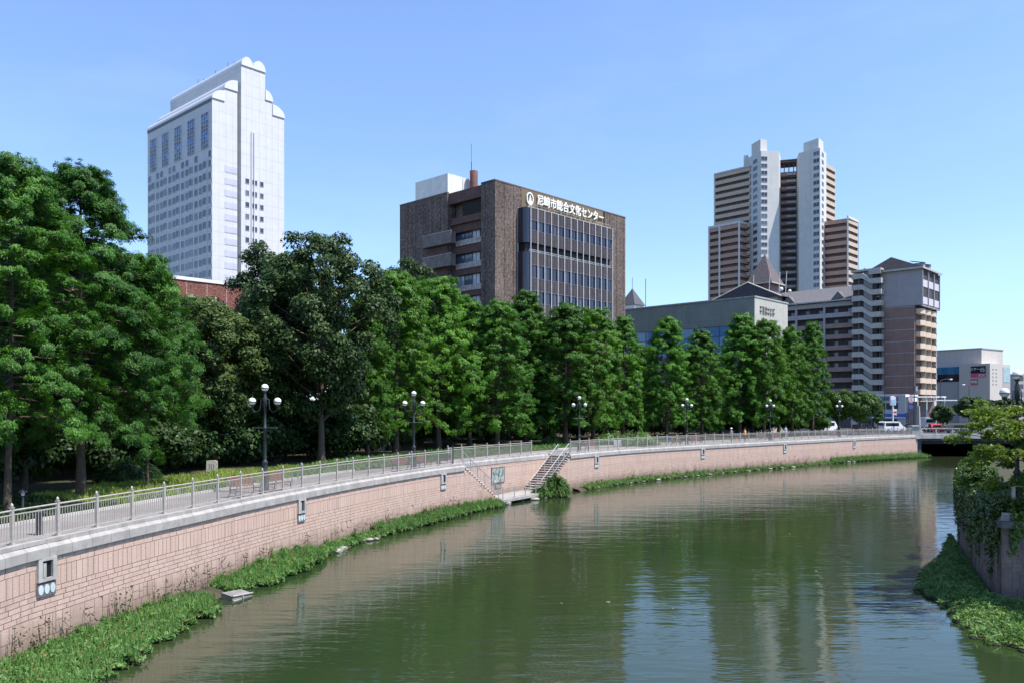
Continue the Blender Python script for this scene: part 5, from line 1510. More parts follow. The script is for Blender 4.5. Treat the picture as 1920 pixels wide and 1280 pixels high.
pts = [tuple(C_far.off(u, -5.9)) for u in (1, 6, 12, 20, 30)]; pts2 = [tuple(C_far.off(u, -10)) for u in (30, 20, 12, 6, 1)]
grass('grass', pts + pts2, 8000, 0.5, 55, M_weed)

# opposite bank: grassy spit of mud, ivy curtain, cherry tree, lamp
k = MB()
spit0 = [(19.0, 31.7), (22.6, 40.0), (26.8, 49.5), (25.4, 47.2), (22.2, 42.0), (19.2, 38.0), (17.2, 34.3), (16.9, 31.6), (15.9, 28.8), (15.4, 26.8), (17.4, 24.6), (22, 22.4), (30, 21), (30, 30.5)]
spit = spit0[:3]
for (ax, ay), (bx, by) in zip(spit0[2:-2], spit0[3:-1]):
    n_ = max(2, int(math.hypot(bx - ax, by - ay) / 0.35))
    for q in range(1, n_ + 1):
        t = q / n_; j = 0.28 * math.sin(q * 2.1 + ax) + rnd.uniform(-0.16, 0.16)
        spit.append((ax + (bx - ax) * t + j, ay + (by - ay) * t + j * 0.4))
spit += spit0[-2:]
sheet('mud_bank', spit, WZ + 0.012, M_mud)
def spit_leaves(name, poly, n, seed, hmax, m):
    rng = np.random.default_rng(seed); P_ = [Vector(p) for p in poly]
    X = rng.uniform(15, 31, n); Y = rng.uniform(20.5, 50, n); ins = np.zeros(n, bool)
    for i in range(len(P_)):
        a, b = P_[i], P_[(i + 1) % len(P_)]
        ins ^= ((a.y > Y) != (b.y > Y)) & (X < (b.x - a.x) * (Y - a.y) / (b.y - a.y + 1e-9) + a.x)
    X, Y = X[ins], Y[ins]; N = len(X)
    dist = np.full(N, 1e9)
    for i in range(len(P_)):
        a, b = P_[i], P_[(i + 1) % len(P_)]; d = b - a; t = np.clip(((X - a.x) * d.x + (Y - a.y) * d.y) / d.length_squared, 0, 1)
        dist = np.minimum(dist, np.hypot(X - a.x - t * d.x, Y - a.y - t * d.y))
    nz = smooth_noise(X, Y, 1.5) * 0.5 + 0.5
    fine = smooth_noise(X + 2, Y, 4.1) * 0.5 + 0.5
    top = hmax * (0.2 + 0.6 * nz + 0.5 * fine) * np.clip(dist / 0.9 + 0.12, 0.12, 1)
    P = np.column_stack([X, Y, WZ + 0.08 + top * rng.random(N) ** 0.5])
    V = leaf_quads(P, rng.normal(size=(N, 3)) * 0.55 + np.array([0.1, -0.1, 0.8]), rng.normal(size=(N, 3)) * 0.8 + np.array([0, 0, 0.5]), rng.uniform(0.12, 0.34, N), rng.uniform(0.03, 0.065, N))
    return tag(put(name, np_mesh(name, V, m)), kind='stuff')
spit_leaves('weeds', spit, 170000, 61, 0.58, M_weed)

rng = np.random.default_rng(71)
def ivy(name, cv, u0, u1, ztop, zbot, n, seed, over=0.25, hang=2.4):
    rng = np.random.default_rng(seed); us = u0 + rng.random(n) * (u1 - u0)
    low = ztop - hang * (0.35 + 0.65 * (np.sin(us * 1.9 + seed) * 0.5 + np.sin(us * 4.7) * 0.3 + np.sin(us * 0.7 + 2) * 0.4 + 0.6).clip(0, 1.3))
    z = low + (ztop - low) * rng.random(n) ** 0.7
    d = 0.04 + over * rng.random(n) ** 1.5 * np.clip((z - low) / 1.2, 0.1, 1)
    g = np.array([(*cv.off(u, dd), cv.tan(u).y, -cv.tan(u).x) for u, dd in zip(us, d)])
    m = rng.random(n) < 0.36                                            # the part lying over the coping
    g2 = np.array([cv.off(u, 0.1 - rng.random() * 1.3) for u in us]); g[m, 0:2] = g2[m]; z[m] = 0.14 + rng.random(m.sum()) ** 2 * 0.55
    P = np.column_stack([g[:, 0], g[:, 1], z])
    V = leaf_quads(P, np.column_stack([g[:, 2], g[:, 3], np.full(n, 0.5)]) + rng.normal(size=(n, 3)) * 0.5, rng.normal(size=(n, 3)) + np.array([0, 0, -0.8]), rng.uniform(0.1, 0.2, n), rng.uniform(0.08, 0.15, n))
    return tag(put(name, np_mesh(name, V, M_ivy)), kind='stuff')
ivy('ivy', cr_, cr_.len - 40, cr_.len - 0.3, 0.1, -3.4, 26000, 5, 0.28, 2.9)
ivy('ivy', cfront, 0.3, 9, 0.2, -3.2, 12000, 8, 0.45, 1.5)
ivy('ivy', cr_, cr_.len - 5, cr_.len, 0.25, -3.0, 7000, 12, 0.4, 1.6)
for x, y, h, sd, lab in ((23.6, 41.0, 1.5, 77, 'ivy covered post top at the bend of the opposite bank'), (22.0, 36.5, 1.0, 78, 'leafy bush on the ivy wall behind the corner pier'), (24.6, 38.8, 1.2, 79, 'tall leafy bush on the opposite bank beside the parapet block')):
    tree('bush', 'bush', x, y, h, lab, cat='bush', wide=0.9)

# cherry tree with flat leafy branches, rooted just outside the view
def cherry():
    r = random.Random(5); rg = np.random.default_rng(6)
    root = thing('cherry_tree', 'cherry tree with flat yellow green branches reaching over the ivy wall', 'tree', (25.7, 31.0, 0))
    mb = MB(); tp = [(0, 0, -0.1), (-0.15, 0.05, 1.2), (-0.3, 0, 2.4), (-0.2, 0.1, 4.2), (0.1, 0.2, 6.0)]
    mb.path(tp, [0.24, 0.2, 0.17, 0.11, 0.04], 8)
    C, RR, OUT = [], [], []
    # start height, azimuth, length, rise
    BR = [(1.5, 3.00, 5.3, 0.02), (1.8, 3.35, 5.2, 0.10), (2.1, 2.75, 5.6, 0.08), (2.5, 3.12, 6.3, 0.08), (2.7, 2.9, 6.3, 0.13), (2.9, 3.4, 6.0, 0.10), (3.1, 2.65, 5.6, 0.12), (3.3, 3.08, 6.4, 0.12), (3.5, 2.85, 5.9, 0.14), (3.6, 3.3, 5.6, 0.13),
          (3.8, 3.05, 4.4, 0.2), (2.3, 3.2, 6.4, 0.1), (3.0, 3.2, 6.6, 0.12), (2.4, 1.6, 4.2, 0.15), (2.8, 0.6, 4.2, 0.15), (3.2, -0.5, 4.2, 0.2), (2.6, -1.4, 4.2, 0.12), (3.6, 1.2, 4, 0.2),
          (3.0, 3.9, 5.4, 0.12), (2.1, 3.8, 4.6, 0.05)]
    for h, az, L, rise in BR:
        L *= 1.2; az += r.uniform(-0.06, 0.06); pts = []
        for i in range(7):
            t = i / 6; a = az + 0.18 * math.sin(t * 4 + h)
            pts.append((-0.25 + math.cos(a) * L * t, math.sin(a) * L * t, h + rise * L * t + 0.25 * math.sin(t * 3 + h) - 0.35 * t * t))
        mb.path(pts, [0.075 * (1 - t / 6.6) for t in range(7)], 5)
        for i in range(1, 7):
            for q in range(4 if i > 1 else 2):
                sd = r.uniform(-0.7, 0.7) * (1 if q else 0.3); p = pts[i]
                C.append((p[0] - math.sin(az) * sd + r.uniform(-0.25, 0.25), p[1] + math.cos(az) * sd, p[2] + r.uniform(-0.25, 0.3))); RR.append(r.uniform(0.25, 0.5)); OUT.append((math.cos(az), math.sin(az), 0))
    V = clump_leaves(rg, np.array(C), np.array(RR), 32000, 0.44, 0.55, 0.75, 0.17, 0.09, np.array(OUT), -0.15, 0.6)
    mb.build('trunk', M_bark, root); put('crown', np_mesh('crown', V, M_cherry), root)
cherry()
tree('broadleaf_tree', 'round', 26.7, 29.6, 9.0, 'unseen dense tree added to shade the corner pier', wide=1.0)  # added out of view to cast shade on the pier
tree('broadleaf_tree', 'round', 26.0, 35.0, 8.2, 'second unseen tree added to shade the spit, behind the cherry tree', wide=0.82)  # added beyond the frame so its shadow covers the back of the spit
# ------------------------------------------------------------------ three globe lamp posts
def on_prom(px, d):                             # point D metres inland of the wall face, seen at column px
    best = None
    for cv in (C_near, C_far):
        for i in range(0, 2000):
            u = cv.len * i / 2000; p = cv.off(u, -d)
            if p.y < 8: continue
            e = abs(960 + F * p.x / p.y - px)
            if best is None or e < best[0]: best = (e, p.x, p.y)
    return best[1], best[2]


def lamp_post():
    root = thing('lamp_post', 'x', 'lamp post', (0, 0, 0))
    k = MB(); k.lathe([(0.26, 0), (0.26, 0.12), (0.19, 0.2), (0.17, 0.9), (0.2, 0.95), (0.15, 1.02), (0.13, 1.5), (0.16, 1.55), (0.09, 1.66)], n=12); k.build('base', M_iron, root)
    k = MB(); k.lathe([(0.085, 1.6), (0.07, 3.2), (0.1, 3.22), (0.1, 3.3), (0.065, 3.34), (0.058, 4.3), (0.1, 4.32), (0.1, 4.75), (0.055, 4.95), (0.05, 5.0), (0.1, 5.06), (0.1, 5.1)], n=10); k.build('pole', M_iron, root)
    k = MB(); k.tube((-0.56, 0, 3.26), (0.56, 0, 3.26), 0.025, n=6)
    for s in (-1, 1): k.ball((0.58 * s, 0, 3.26), 0.045, 8); k.tube((0.3 * s, 0, 3.26), (0.4 * s, 0, 3.26), 0.035, n=6)
    k.build('crossbar', M_iron, root)
    for s in (-1, 1):
        k = MB(); pts = [(0.06 * s, 0, 4.62)] + [(s * (0.14 + 0.0), 0, 4.72), (s * 0.2, 0, 4.66), (s * 0.21, 0, 4.4), (s * 0.24, 0, 4.2), (s * 0.36, 0, 4.06), (s * 0.5, 0, 4.06), (s * 0.6, 0, 4.18), (s * 0.62, 0, 4.32)]
        k.path(pts, 0.022, 6); k.lathe([(0.03, 4.3), (0.1, 4.36), (0.1, 4.42)], (s * 0.62, 0, 0), 10); k.build('arm', M_iron, root)
    for x, z in ((0, 5.26), (-0.62, 4.58), (0.62, 4.58)):
        k = MB(); k.ball((0, 0, 0), 0.185, 18); g = k.build('globe', M_globe, root, (x, 0, z))
        k = MB(); k.lathe([(0.188, -0.05), (0.192, -0.03), (0.188, -0.01)], n=18); k.build('ring', M_iron, g)
    return root
L0 = lamp_post()
LM = [(497, 917, 0.05, 'three globe lamp post between the pair of benches and the sunlit grass'), (776, 859, 0.2, 'three globe lamp post near the iron gate, in front of bright low boughs'),
      (1086, 846, 0.3, 'three globe lamp post next to the bench past the broad steps'), (1288, 836, 0.4, 'three globe lamp post beside the bench with the seated person'),
      (1444, 828, 0.5, 'three globe lamp post between the two benches beyond the walking person'), (1574, 821, 0.6, 'three globe lamp post before the round street tree')]
for i, (px, py, rz, lab) in enumerate(LM):
    x, y = on_prom(px, 0.95)
    if i == 0: o = L0; o.location = (x, y, 0); o.rotation_euler = (0, 0, rz); o['label'] = lab; o['group'] = 'globe lamp posts'
    else: copy_thing(L0, (x, y, 0), rz, lab, 'globe lamp posts')
x, y = at(1907, 32.8)
copy_thing(L0, (x, y, 0), 0.25, 'three globe lamp post half hidden by the cherry tree on the ivy bank', 'globe lamp posts', (1, 1, 1.06))

# ------------------------------------------------------------------ benches
M_slat = mat('red_brown_slat', (0.20, 0.085, 0.065), 0.6, var=0.25, vscale=5)
M_cast = mat('cast_iron_grey', (0.16, 0.165, 0.165), 0.5, 0.2, var=0.2)
def bench():
    root = thing('park_bench', 'x', 'bench', (0, 0, 0))
    k = MB()
    for i in range(6): k.box(-0.68, 0.68, -0.42 + i * 0.075, -0.36 + i * 0.075, 0.42 - 0.006 * i, 0.45 - 0.006 * i)
    k.build('seat', M_slat, root)
    k = MB()
    for i in range(6):
        z = 0.5 + i * 0.075; y = 0.06 + (z - 0.45) * 0.28; k.box(-0.68, 0.68, y, y + 0.025, z, z + 0.062)
    k.build('backrest', M_slat, root)
    for s in (-0.7, 0.7):
        k = MB(); k.path([(s, -0.46, 0), (s, -0.38, 0.12), (s, -0.36, 0.3), (s, -0.42, 0.42)], 0.026, 6); k.path([(s, 0.22, 0), (s, 0.1, 0.15), (s, 0.04, 0.4), (s, 0.1, 0.6), (s, 0.22, 0.98)], 0.026, 6)
        k.path([(s, -0.42, 0.42), (s, -0.2, 0.4), (s, 0.05, 0.38)], 0.026, 6); k.path([(s, -0.4, 0.42), (s, -0.46, 0.58), (s, -0.38, 0.66), (s, -0.1, 0.64), (s, 0.12, 0.66)], 0.022, 6)
        k.path([(s, -0.34, 0.2), (s, -0.1, 0.28), (s, 0.08, 0.2)], 0.016, 5)
        k.build('side_frame', M_cast, root)
    return root
b0 = bench(); GB = 'red brown park benches on the promenade'
BN = [(455, 931, 'red slatted bench before the first lamp post'), (519, 920, 'red slatted bench just past the first lamp post'), (752, 876, 'red slatted bench before the second lamp post near the gate'), (790, 870, 'red slatted bench hidden behind the second lamp post'),
      (1108, 848, 'red slatted bench beside the third lamp post'), (1268, 838, 'red slatted bench with a person seated behind it'), (1304, 836.5, 'red slatted bench past the fourth lamp post'), (1430, 828, 'red slatted bench before the fifth lamp post'), (1456, 826.5, 'red slatted bench past the fifth lamp post'),
      (1562, 821, 'red slatted bench by the lamp near the round tree')]
def wall_angle(x, y):
    cv = C_near if y < 61 else C_far
    t = cv.tan(cv.u_of_y(y)); return math.atan2(t.y, t.x)
for i, (px, py, lab) in enumerate(BN):
    x, y = on_prom(px, 1.15); rz = wall_angle(x, y) - 0.3 + (0.25 if i % 2 else 0)
    if i == 0: b0.location = (x, y, 0); b0.rotation_euler = (0, 0, rz); b0['label'] = lab; b0['group'] = GB
    else: copy_thing(b0, (x, y, 0), rz, lab, GB)

# ------------------------------------------------------------------ path lights, bollard, sign, monument
def path_light():
    root = thing('path_light', 'x', 'path light', (0, 0, 0))
    k = MB(); k.lathe([(0.07, 0), (0.06, 0.06), (0.045, 0.1), (0.045, 0.72)], n=8); k.build('post', M_iron, root)
    k = MB(); k.lathe([(0.05, 0.72), (0.06, 0.76), (0.08, 0.86)], n=8); k.build('lens', M_globe, root)
    k = MB(); k.lathe([(0.17, 0.86), (0.15, 0.9), (0.05, 0.97), (0.01, 1.02)], n=10); k.build('hood', M_iron, root)
    return root
p0 = path_light()
PLs = [(565, 897, 'mushroom path light in the grass past the first lamp post'), (650, 884, 'mushroom path light on the grass edge halfway to the second lamp post'), (767, 871, 'mushroom path light just in front of the second lamp post'), (838, 866, 'mushroom path light seen through the iron gate'), (43, 962, 'path light standing in the shade of the edge conifers')]
for i, (px, py, lab) in enumerate(PLs):
    x, y = gy(px, py)
    if i == 0: p0.location = (x, y, 0); p0['label'] = lab; p0['group'] = 'path lights'
    else: copy_thing(p0, (x, y, 0), 0, lab, 'path lights')
x, y = on_prom(72, 1.5)
k = MB(); k.lathe([(0.11, 0), (0.11, 0.72), (0.13, 0.74), (0.13, 0.8), (0.06, 0.86)], n=12)
tag(k.build('bollard', M_iron, None, (x, y, 0)), 'short dark iron bollard on the promenade behind the railing', 'bollard')
def lump_mat(name, a, b_):
    m = earth_mat(name, a, b_, 1.5, 0.9); return m
M_rock = lump_mat('pale_rock', (0.27, 0.25, 0.22), (0.42, 0.39, 0.35))
M_mon = lump_mat('pale_granite', (0.42, 0.39, 0.34), (0.58, 0.54, 0.48))
x, y = gy(397, 886)
mo = thing('stone_monument', 'pale rough stone slab monument standing in the sunlit grass', 'monument', (x, y, 0), 0.15)
k = MB(); k.extrude([(-0.34, 0.0), (0.36, 0.0), (0.35, 0.78), (0.2, 0.84), (-0.31, 0.82)], 'y', -0.1, 0.1); k.build('slab', M_mon, mo)
k = MB()
for i in range(3): k.box(-0.15 + i * 0.13, -0.11 + i * 0.13, -0.106, -0.1, 0.2 + 0.05 * i, 0.62)
k.build('carving', M_plaque, mo)
x, y = on_prom(1158, 0.75)
ns = thing('notice_board', 'small blank white notice board fixed inside the railing', 'sign', (x, y, 0), wall_angle(x, y) - PI / 2 + 0.7)
k = MB(); k.box(-0.4, 0.4, -0.02, 0.02, 0.35, 1.0); k.build('board', M_white, ns)
k = MB(); k.box(-0.3, -0.26, 0.02, 0.05, 0, 0.95); k.box(0.26, 0.3, 0.02, 0.05, 0, 0.95); k.build('post', M_iron, ns)

def rock_mesh(seed, sx, sy, sz):
    r = random.Random(seed); mb = MB(); n, m = 9, 6; vs, fs = [], []
    for i in range(m + 1):
        th = PI * i / m
        for j in range(n):
            a = 2 * PI * j / n; q = 1 + r.uniform(-0.22, 0.22)
            vs.append((sx * q * math.sin(th) * math.cos(a), sy * q * math.sin(th) * math.sin(a), -sz * q * math.cos(th)))
    for i in range(m):
        for j in range(n): fs.append((i * n + j, i * n + (j + 1) % n, (i + 1) * n + (j + 1) % n, (i + 1) * n + j))
    mb.add(vs, fs, 0); return mb.mesh('rock', M_rock)
RM = [rock_mesh(i, 0.5, 0.36, 0.2) for i in range(4)]
ri = 0
for cv, us, dd in ((C_near, [uN(43.6), uN(44.2), uN(44.7), uN(47.6), uN(48.2)], 0.9), (C_far, [8 + i * 2.6 for i in range(15)] + [60, 61.5], 0.75)):
    for u in us:
        p = cv.off(u, dd + rnd.uniform(-0.15, 0.2)); o = put('rock', RM[ri % 4], None, (p.x, p.y, WZ + 0.08), rnd.uniform(0, 6), [rnd.uniform(0.3, 0.7)] * 3); ri += 1
        tag(o, 'pale flat rock at the water edge among the weeds', 'rock', 'rocks along the water edge')
for px, D, s, lab in ((950, 65.5, 0.8, 'pale rock beside the near end of the landing'), (1003, 68.6, 0.75, 'dark based rock under the far end of the landing'), (1018, 69.8, 1.0, 'long pale rock between the landing and the reed clump')):
    x, y = at(px, D); o = put('rock', RM[ri % 4], None, (x, y, WZ + 0.08), 0.4, (s, s, s)); ri += 1; tag(o, lab, 'rock')
x, y = gy(452, 1110, WZ + 0.2)
M_conc_g = mat('weathered_concrete', (0.2, 0.19, 0.18), 0.9, var=0.3)
cs = thing('concrete_slab', 'broken tilted concrete slab lying in the gap between the weed banks', 'slab', (x - 0.2, y, WZ + 0.03), 1.1)
cs.scale = (0.58, 0.58, 0.58)
k = MB(); k.add([(-0.9, -0.55, 0.25), (0.9, -0.6, 0.15), (0.95, 0.5, 0.3), (-0.85, 0.55, 0.4), (-0.9, -0.6, -0.1), (0.9, -0.65, -0.2), (0.95, 0.5, -0.1), (-0.85, 0.55, -0.1)], [(0, 1, 2, 3), (0, 4, 5, 1), (1, 5, 6, 2), (2, 6, 7, 3), (3, 7, 4, 0)]); k.build('slab', M_conc_g, cs)
k = MB(); k.tube((-0.92, -0.6, 0.27), (0.92, -0.65, 0.17), 0.06, n=6); k.tube((-0.9, -0.66, -0.05), (0.9, -0.7, -0.15), 0.05, n=6); k.tube((0, -0.63, 0.22), (0, -0.68, -0.1), 0.04, n=5); k.build('edge_beam', M_cope, cs)
# dry stone wall fragment in the trees
x, y = gy(684, 846)
dw = thing('stone_wall', 'fragment of rough pale stone wall lit between the dark trees', 'wall', (x, y + 2.5, 0), 0.1)
k = MB(); r = random.Random(4)
for row in range(5):
    xx = -1.5
    while xx < 1.5:
        w = r.uniform(0.35, 0.75); k.prism([(xx + 0.02, -0.28 + r.uniform(-.05, .05)), (xx + w - 0.02, -0.28 + r.uniform(-.05, .05)), (xx + w - 0.02, 0.3), (xx + 0.02, 0.3)], row * 0.42 + 0.01, row * 0.42 + 0.40 + r.uniform(-.02, .01)); xx += w
k.build('stonework', lump_mat('buff_stone', (0.30, 0.24, 0.18), (0.48, 0.40, 0.31)), dw)
# floating litter
fl = MB(); fl.add([(-.09, -.04, 0), (.05, -.06, .01), (.1, .03, 0.02), (-.03, .06, .01), (-.09, -.04, -.02), (.05, -.06, -.02), (.1, .03, -.02), (-.03, .06, -.02)], [(0, 1, 2, 3), (0, 4, 5, 1), (1, 5, 6, 2), (2, 6, 7, 3), (3, 7, 4, 0)])
FLm = fl.mesh('litter', M_rock)
for px, py in ((820, 1048), (941, 1037), (900, 1052), (1261, 1140), (1322, 1155), (1346, 950), (1246, 968), (1530, 1070), (1692, 1154), (1716, 1141), (1740, 1025), (1600, 895), (1140, 1128), (1053, 1130), (1480, 1000), (1240, 905)):
    x, y = gy(px, py, WZ); tag(put('floating_litter', FLm, None, (x, y, WZ + 0.012), rnd.uniform(0, 6), [rnd.uniform(0.4, 0.9)] * 3), 'scrap of pale litter floating on the river', 'litter', 'litter floating on the river')

# ------------------------------------------------------------------ vehicles
M_tyre = mat('tyre', (0.02, 0.02, 0.02), 0.9, var=0.1); M_hub = mat('wheel_rim', (0.35, 0.36, 0.37), 0.35, 0.6, var=0.05)
M_cglass = glass_mat('car_glass', (0.015, 0.02, 0.025), (0.03, 0.04, 0.05), 0.05, 0.1)
M_hl = mat('headlight_glass', (0.7, 0.7, 0.7), 0.2, var=0.02); M_tl = mat('tail_light', (0.35, 0.02, 0.02), 0.3, var=0.02)
CAR = {'van': dict(L=4.6, W=1.72, prof=[(-2.3, .3), (-2.3, .95), (-2.2, 1.05), (-2.1, 1.8), (-1.9, 1.92), (0.75, 1.92), (1.0, 1.85), (1.75, 1.05), (2.25, .92), (2.3, .3)], win=[(-1.95, 1.1, .85, 1.7)], wheels=(-1.4, 1.45)),
       'car': dict(L=4.3, W=1.7, prof=[(-2.15, .3), (-2.15, .85), (-2.05, .95), (-1.7, 1.0), (-1.15, 1.45), (0.4, 1.47), (1.1, .98), (2.05, .82), (2.15, .6), (2.15, .3)], win=[(-1.2, 1.0, .62, 1.36)], wheels=(-1.3, 1.35)),
       'truck': dict(L=5.6, W=1.95, prof=[(-2.8, .45), (-2.8, 2.6), (0.9, 2.6), (0.9, 2.1), (1.2, 2.15), (2.45, 2.12), (2.7, 1.3), (2.8, .9), (2.8, .45)], win=[(1.3, 1.3, 2.4, 1.95)], wheels=(-1.7, 1.8))}
_cm = {}
def vehicle(kind, paint, x, y, rz, label, cat, group):
    c = CAR[kind]; W = c['W'] / 2
    root = thing({'van': 'van', 'car': 'car', 'truck': 'truck'}[kind], label, cat, (x, y, 0.01), rz, group)
    key = (kind, paint.name)
    if key not in _cm:
        k = MB(); k.extrude(c['prof'], 'y', -W, W); body = k.mesh('body', paint)
        k = MB()
        for x0, z0, x1, z1 in c['win']:
            for s in (-1, 1):
                k.box(x0, x1, s * W, s * (W + 0.012), z0, z1)
        pr = c['prof']; top = max(p[1] for p in pr)
        fr = [i for i in range(len(pr) - 1) if pr[i][0] > 0 and pr[i + 1][1] < pr[i][1] - 0.35 and pr[i][1] > 1.3][:1]
        for i in fr:
            a, b = pr[i], pr[i + 1]
            k.add([(a[0] + .02, -W + .12, a[1] - .04), (a[0] + .02, W - .12, a[1] - .04), (b[0] + .02, W - .12, b[1] + .05), (b[0] + .02, -W + .12, b[1] + .05)], [(0, 3, 2, 1)])
        k.box(pr[0][0] - 0.06, pr[0][0] - 0.002, -W + 0.15, W - 0.15, top * 0.62, top * 0.88)
        glass = k.mesh('window', M_cglass)
        k = MB(); k.tube((0, -0.1, 0), (0, 0.1, 0), 0.32, n=14); ty = k.mesh('tyre', M_tyre)
        k = MB(); k.tube((0, -0.115, 0), (0, 0.115, 0), 0.19, n=12); rim = k.mesh('rim', M_hub)
        k = MB(); k.box(0, 0.03, -0.17, 0.17, -0.07, 0.07); hl_ = k.mesh('headlight', M_hl); k = MB(); k.box(-0.03, 0, -0.08, 0.08, -0.18, 0.18); tl_ = k.mesh('tail_light', M_tl)
        _cm[key] = (body, glass, ty, rim, hl_, tl_)
    body, glass, ty, rim, hl_, tl_ = _cm[key]
    put('body', body, root); put('window', glass, root)
    for wx in c['wheels']:
        for s in (-1, 1): w = put('wheel', ty, root, (wx, s * (W - 0.09), 0.32)); put('rim', rim, w)
    for s in (-1, 1): put('headlight', hl_, root, (c['prof'][-1][0], s * (W - 0.3), 0.68)); put('tail_light', tl_, root, (c['prof'][0][0], s * (W - 0.14), 0.8))
    return root
P_w = mat('white_car_paint', (0.72, 0.72, 0.72), 0.25, var=0.02, spec=0.6); P_s = mat('silver_car_paint', (0.40, 0.41, 0.42), 0.25, 0.4, var=0.02)
P_k = mat('dark_car_paint', (0.03, 0.035, 0.045), 0.2, var=0.02, spec=0.7); P_r = mat('red_car_paint', (0.45, 0.03, 0.035), 0.25, var=0.02, spec=0.6)
VG = 'vehicles on the bridge road'
for kd, pt_, px, D, rz, lab, cat in (
        ('van', P_w, 1672, 148, 0.25, 'white van parked behind the end of the railing', 'van'), ('car', P_k, 1620, 152, 0.4, 'dark car waiting under the round street tree', 'car'), ('car', P_k, 1706, 156, 0.1, 'dark car between the white van and the pale pole', 'car'),
        ('truck', P_w, 1738, 158, 1.35, 'white truck driving toward the bridge', 'truck'), ('car', P_r, 1752, 149, 1.3, 'red car in front of the white truck', 'car'), ('car', P_k, 1797, 142, 0.05, 'dark car on the bridge past the street tree', 'car'),
        ('car', P_s, 1836, 144, 3.1, 'silver car on the bridge behind the cherry leaves', 'car'), ('van', P_w, 1886, 141, 0.0, 'white van on the bridge near the edge of the view', 'van'), ('van', P_w, 1552, 150, 0.6, 'white van half hidden behind the tree trunks', 'van')):
    x, y = at(px, D); vehicle(kd, pt_, x, y, rz, lab, cat, VG)

# ------------------------------------------------------------------ poles and signs by the bridge
def pole(name, px, D, top, label, r0=0.12, arm=None, m=None, box=False):
    x, y = at(px, D); root = thing(name, label, 'pole', (x, y, 0)); H = hz(top, D)
    k = MB(); k.tube((0, 0, 0), (0, 0, H), r0, r0 * 0.6, n=8); k.build('shaft', m or M_iron, root)
    if arm:
        k = MB(); k.path([(0, 0, H - 0.1), (arm * 0.5, 0, H + 0.25), (arm, 0, H + 0.2)], 0.05, 6); k.build('arm', m or M_iron, root)
        k = MB(); k.ball((arm, 0, H + 0.15), 0.32, 10, sz=0.45); k.build('lamp_head', M_globe, root)
    if box:
        k = MB()
        for z in (H - 0.4, H - 1.3): k.box(-1.0, 1.0, -0.06, 0.06, z, z + 0.1)
        for s in (-0.8, -0.3, 0.3, 0.8): k.tube((s, 0, H - 0.3), (s, 0, H - 0.05), 0.05, n=5)
        k.build('crossarm', M_iron, root)
        k = MB(); k.lathe([(0.3, H - 3.2), (0.3, H - 2.2)], (0.35, 0, 0), 10); k.build('transformer', M_steel, root)
    return root
pole('street_lamp', 1634, 147, 735, 'thin dark street lamp pole in front of the store', 0.09)
pole('street_lamp', 1659, 150, 730, 'thin dark pole between the street lamp and the oval sign', 0.09)
pole('utility_pole', 1714, 165, 703, 'tall utility pole with crossarms beside the cream balconies', 0.16, box=True)
pole('street_lamp', 1763, 168, 712, 'dark street lamp with white head beside the brown block', 0.11, arm=2.2)
pole('street_lamp', 1817, 175, 722, 'street lamp standing in front of the poster building', 0.09, arm=-1.2)
x, y = at(1708, 146)
tg = thing('traffic_sign', 'round blue traffic sign on a thin pole at the bridge end', 'sign', (x, y, 0))
k = MB(); k.tube((0, 0, 0), (0, 0, 5.6), 0.05, n=6); k.build('post', M_iron, tg)
k = MB(); k.tube((0, -0.05, 4.6), (0, -0.08, 4.6), 0.42, n=16); k.build('disc', mat('sign_blue', (0.06, 0.09, 0.35), 0.5), tg)
k = MB(); k.box(-0.3, 0.3, -0.08, -0.05, 5.3, 6.8); k.build('banner', mat('sign_pink', (0.5, 0.35, 0.45), 0.6), tg)
x, y = at(1722, 139)
pl_ = thing('stone_pillar', 'tapering pale stone pillar marking the end of the bridge', 'pillar', (x, y, 0))
k = MB(); k.lathe([(0.62, 0), (0.62, 0.5), (0.42, 0.7), (0.26, 4.4), (0.2, 4.7)], n=4, smooth=False); k.build('shaft', M_cope, pl_)
k = MB(); k.box(-0.55, 0.55, -0.55, 0.55, 0, 0.4); k.build('base', M_conc, pl_)
x, y = at(1674, 160)
sg = thing('shop_sign', 'tall rounded white and blue shop sign on a white pole', 'sign', (x, y, 0), 0.1)
k = MB(); k.tube((0, 0, 0), (0, 0, 5.0), 0.16, n=8); k.build('post', M_white, sg)
k = MB(); n = 8; a = 0.52
pr = [(a * math.cos(t) if abs(math.cos(t)) > 1e-3 else 0, 6.35 + 0.45 * math.sin(t)) for t in [PI * i / n for i in range(n + 1)]] + [(-a, 4.95), (a, 4.95)]
k.extrude(pr, 'y', -0.22, 0.22); k.build('sign_box', M_white, sg)
k = MB(); k.box(-0.4, 0.4, -0.25, -0.222, 5.15, 6.1); k.build('sign_face', mat('sky_blue_sign', (0.35, 0.52, 0.68), 0.4), sg)
k = MB(); k.box(-0.05, 0.75, -0.12, 0.0, 2.9, 4.2); k.box(0.0, 0.7, -0.14, -0.12, 2.95, 3.1, 1); k.box(0.0, 0.7, -0.14, -0.12, 3.4, 3.75, 1); k.build('lower_sign', [M_white, P_r], sg)

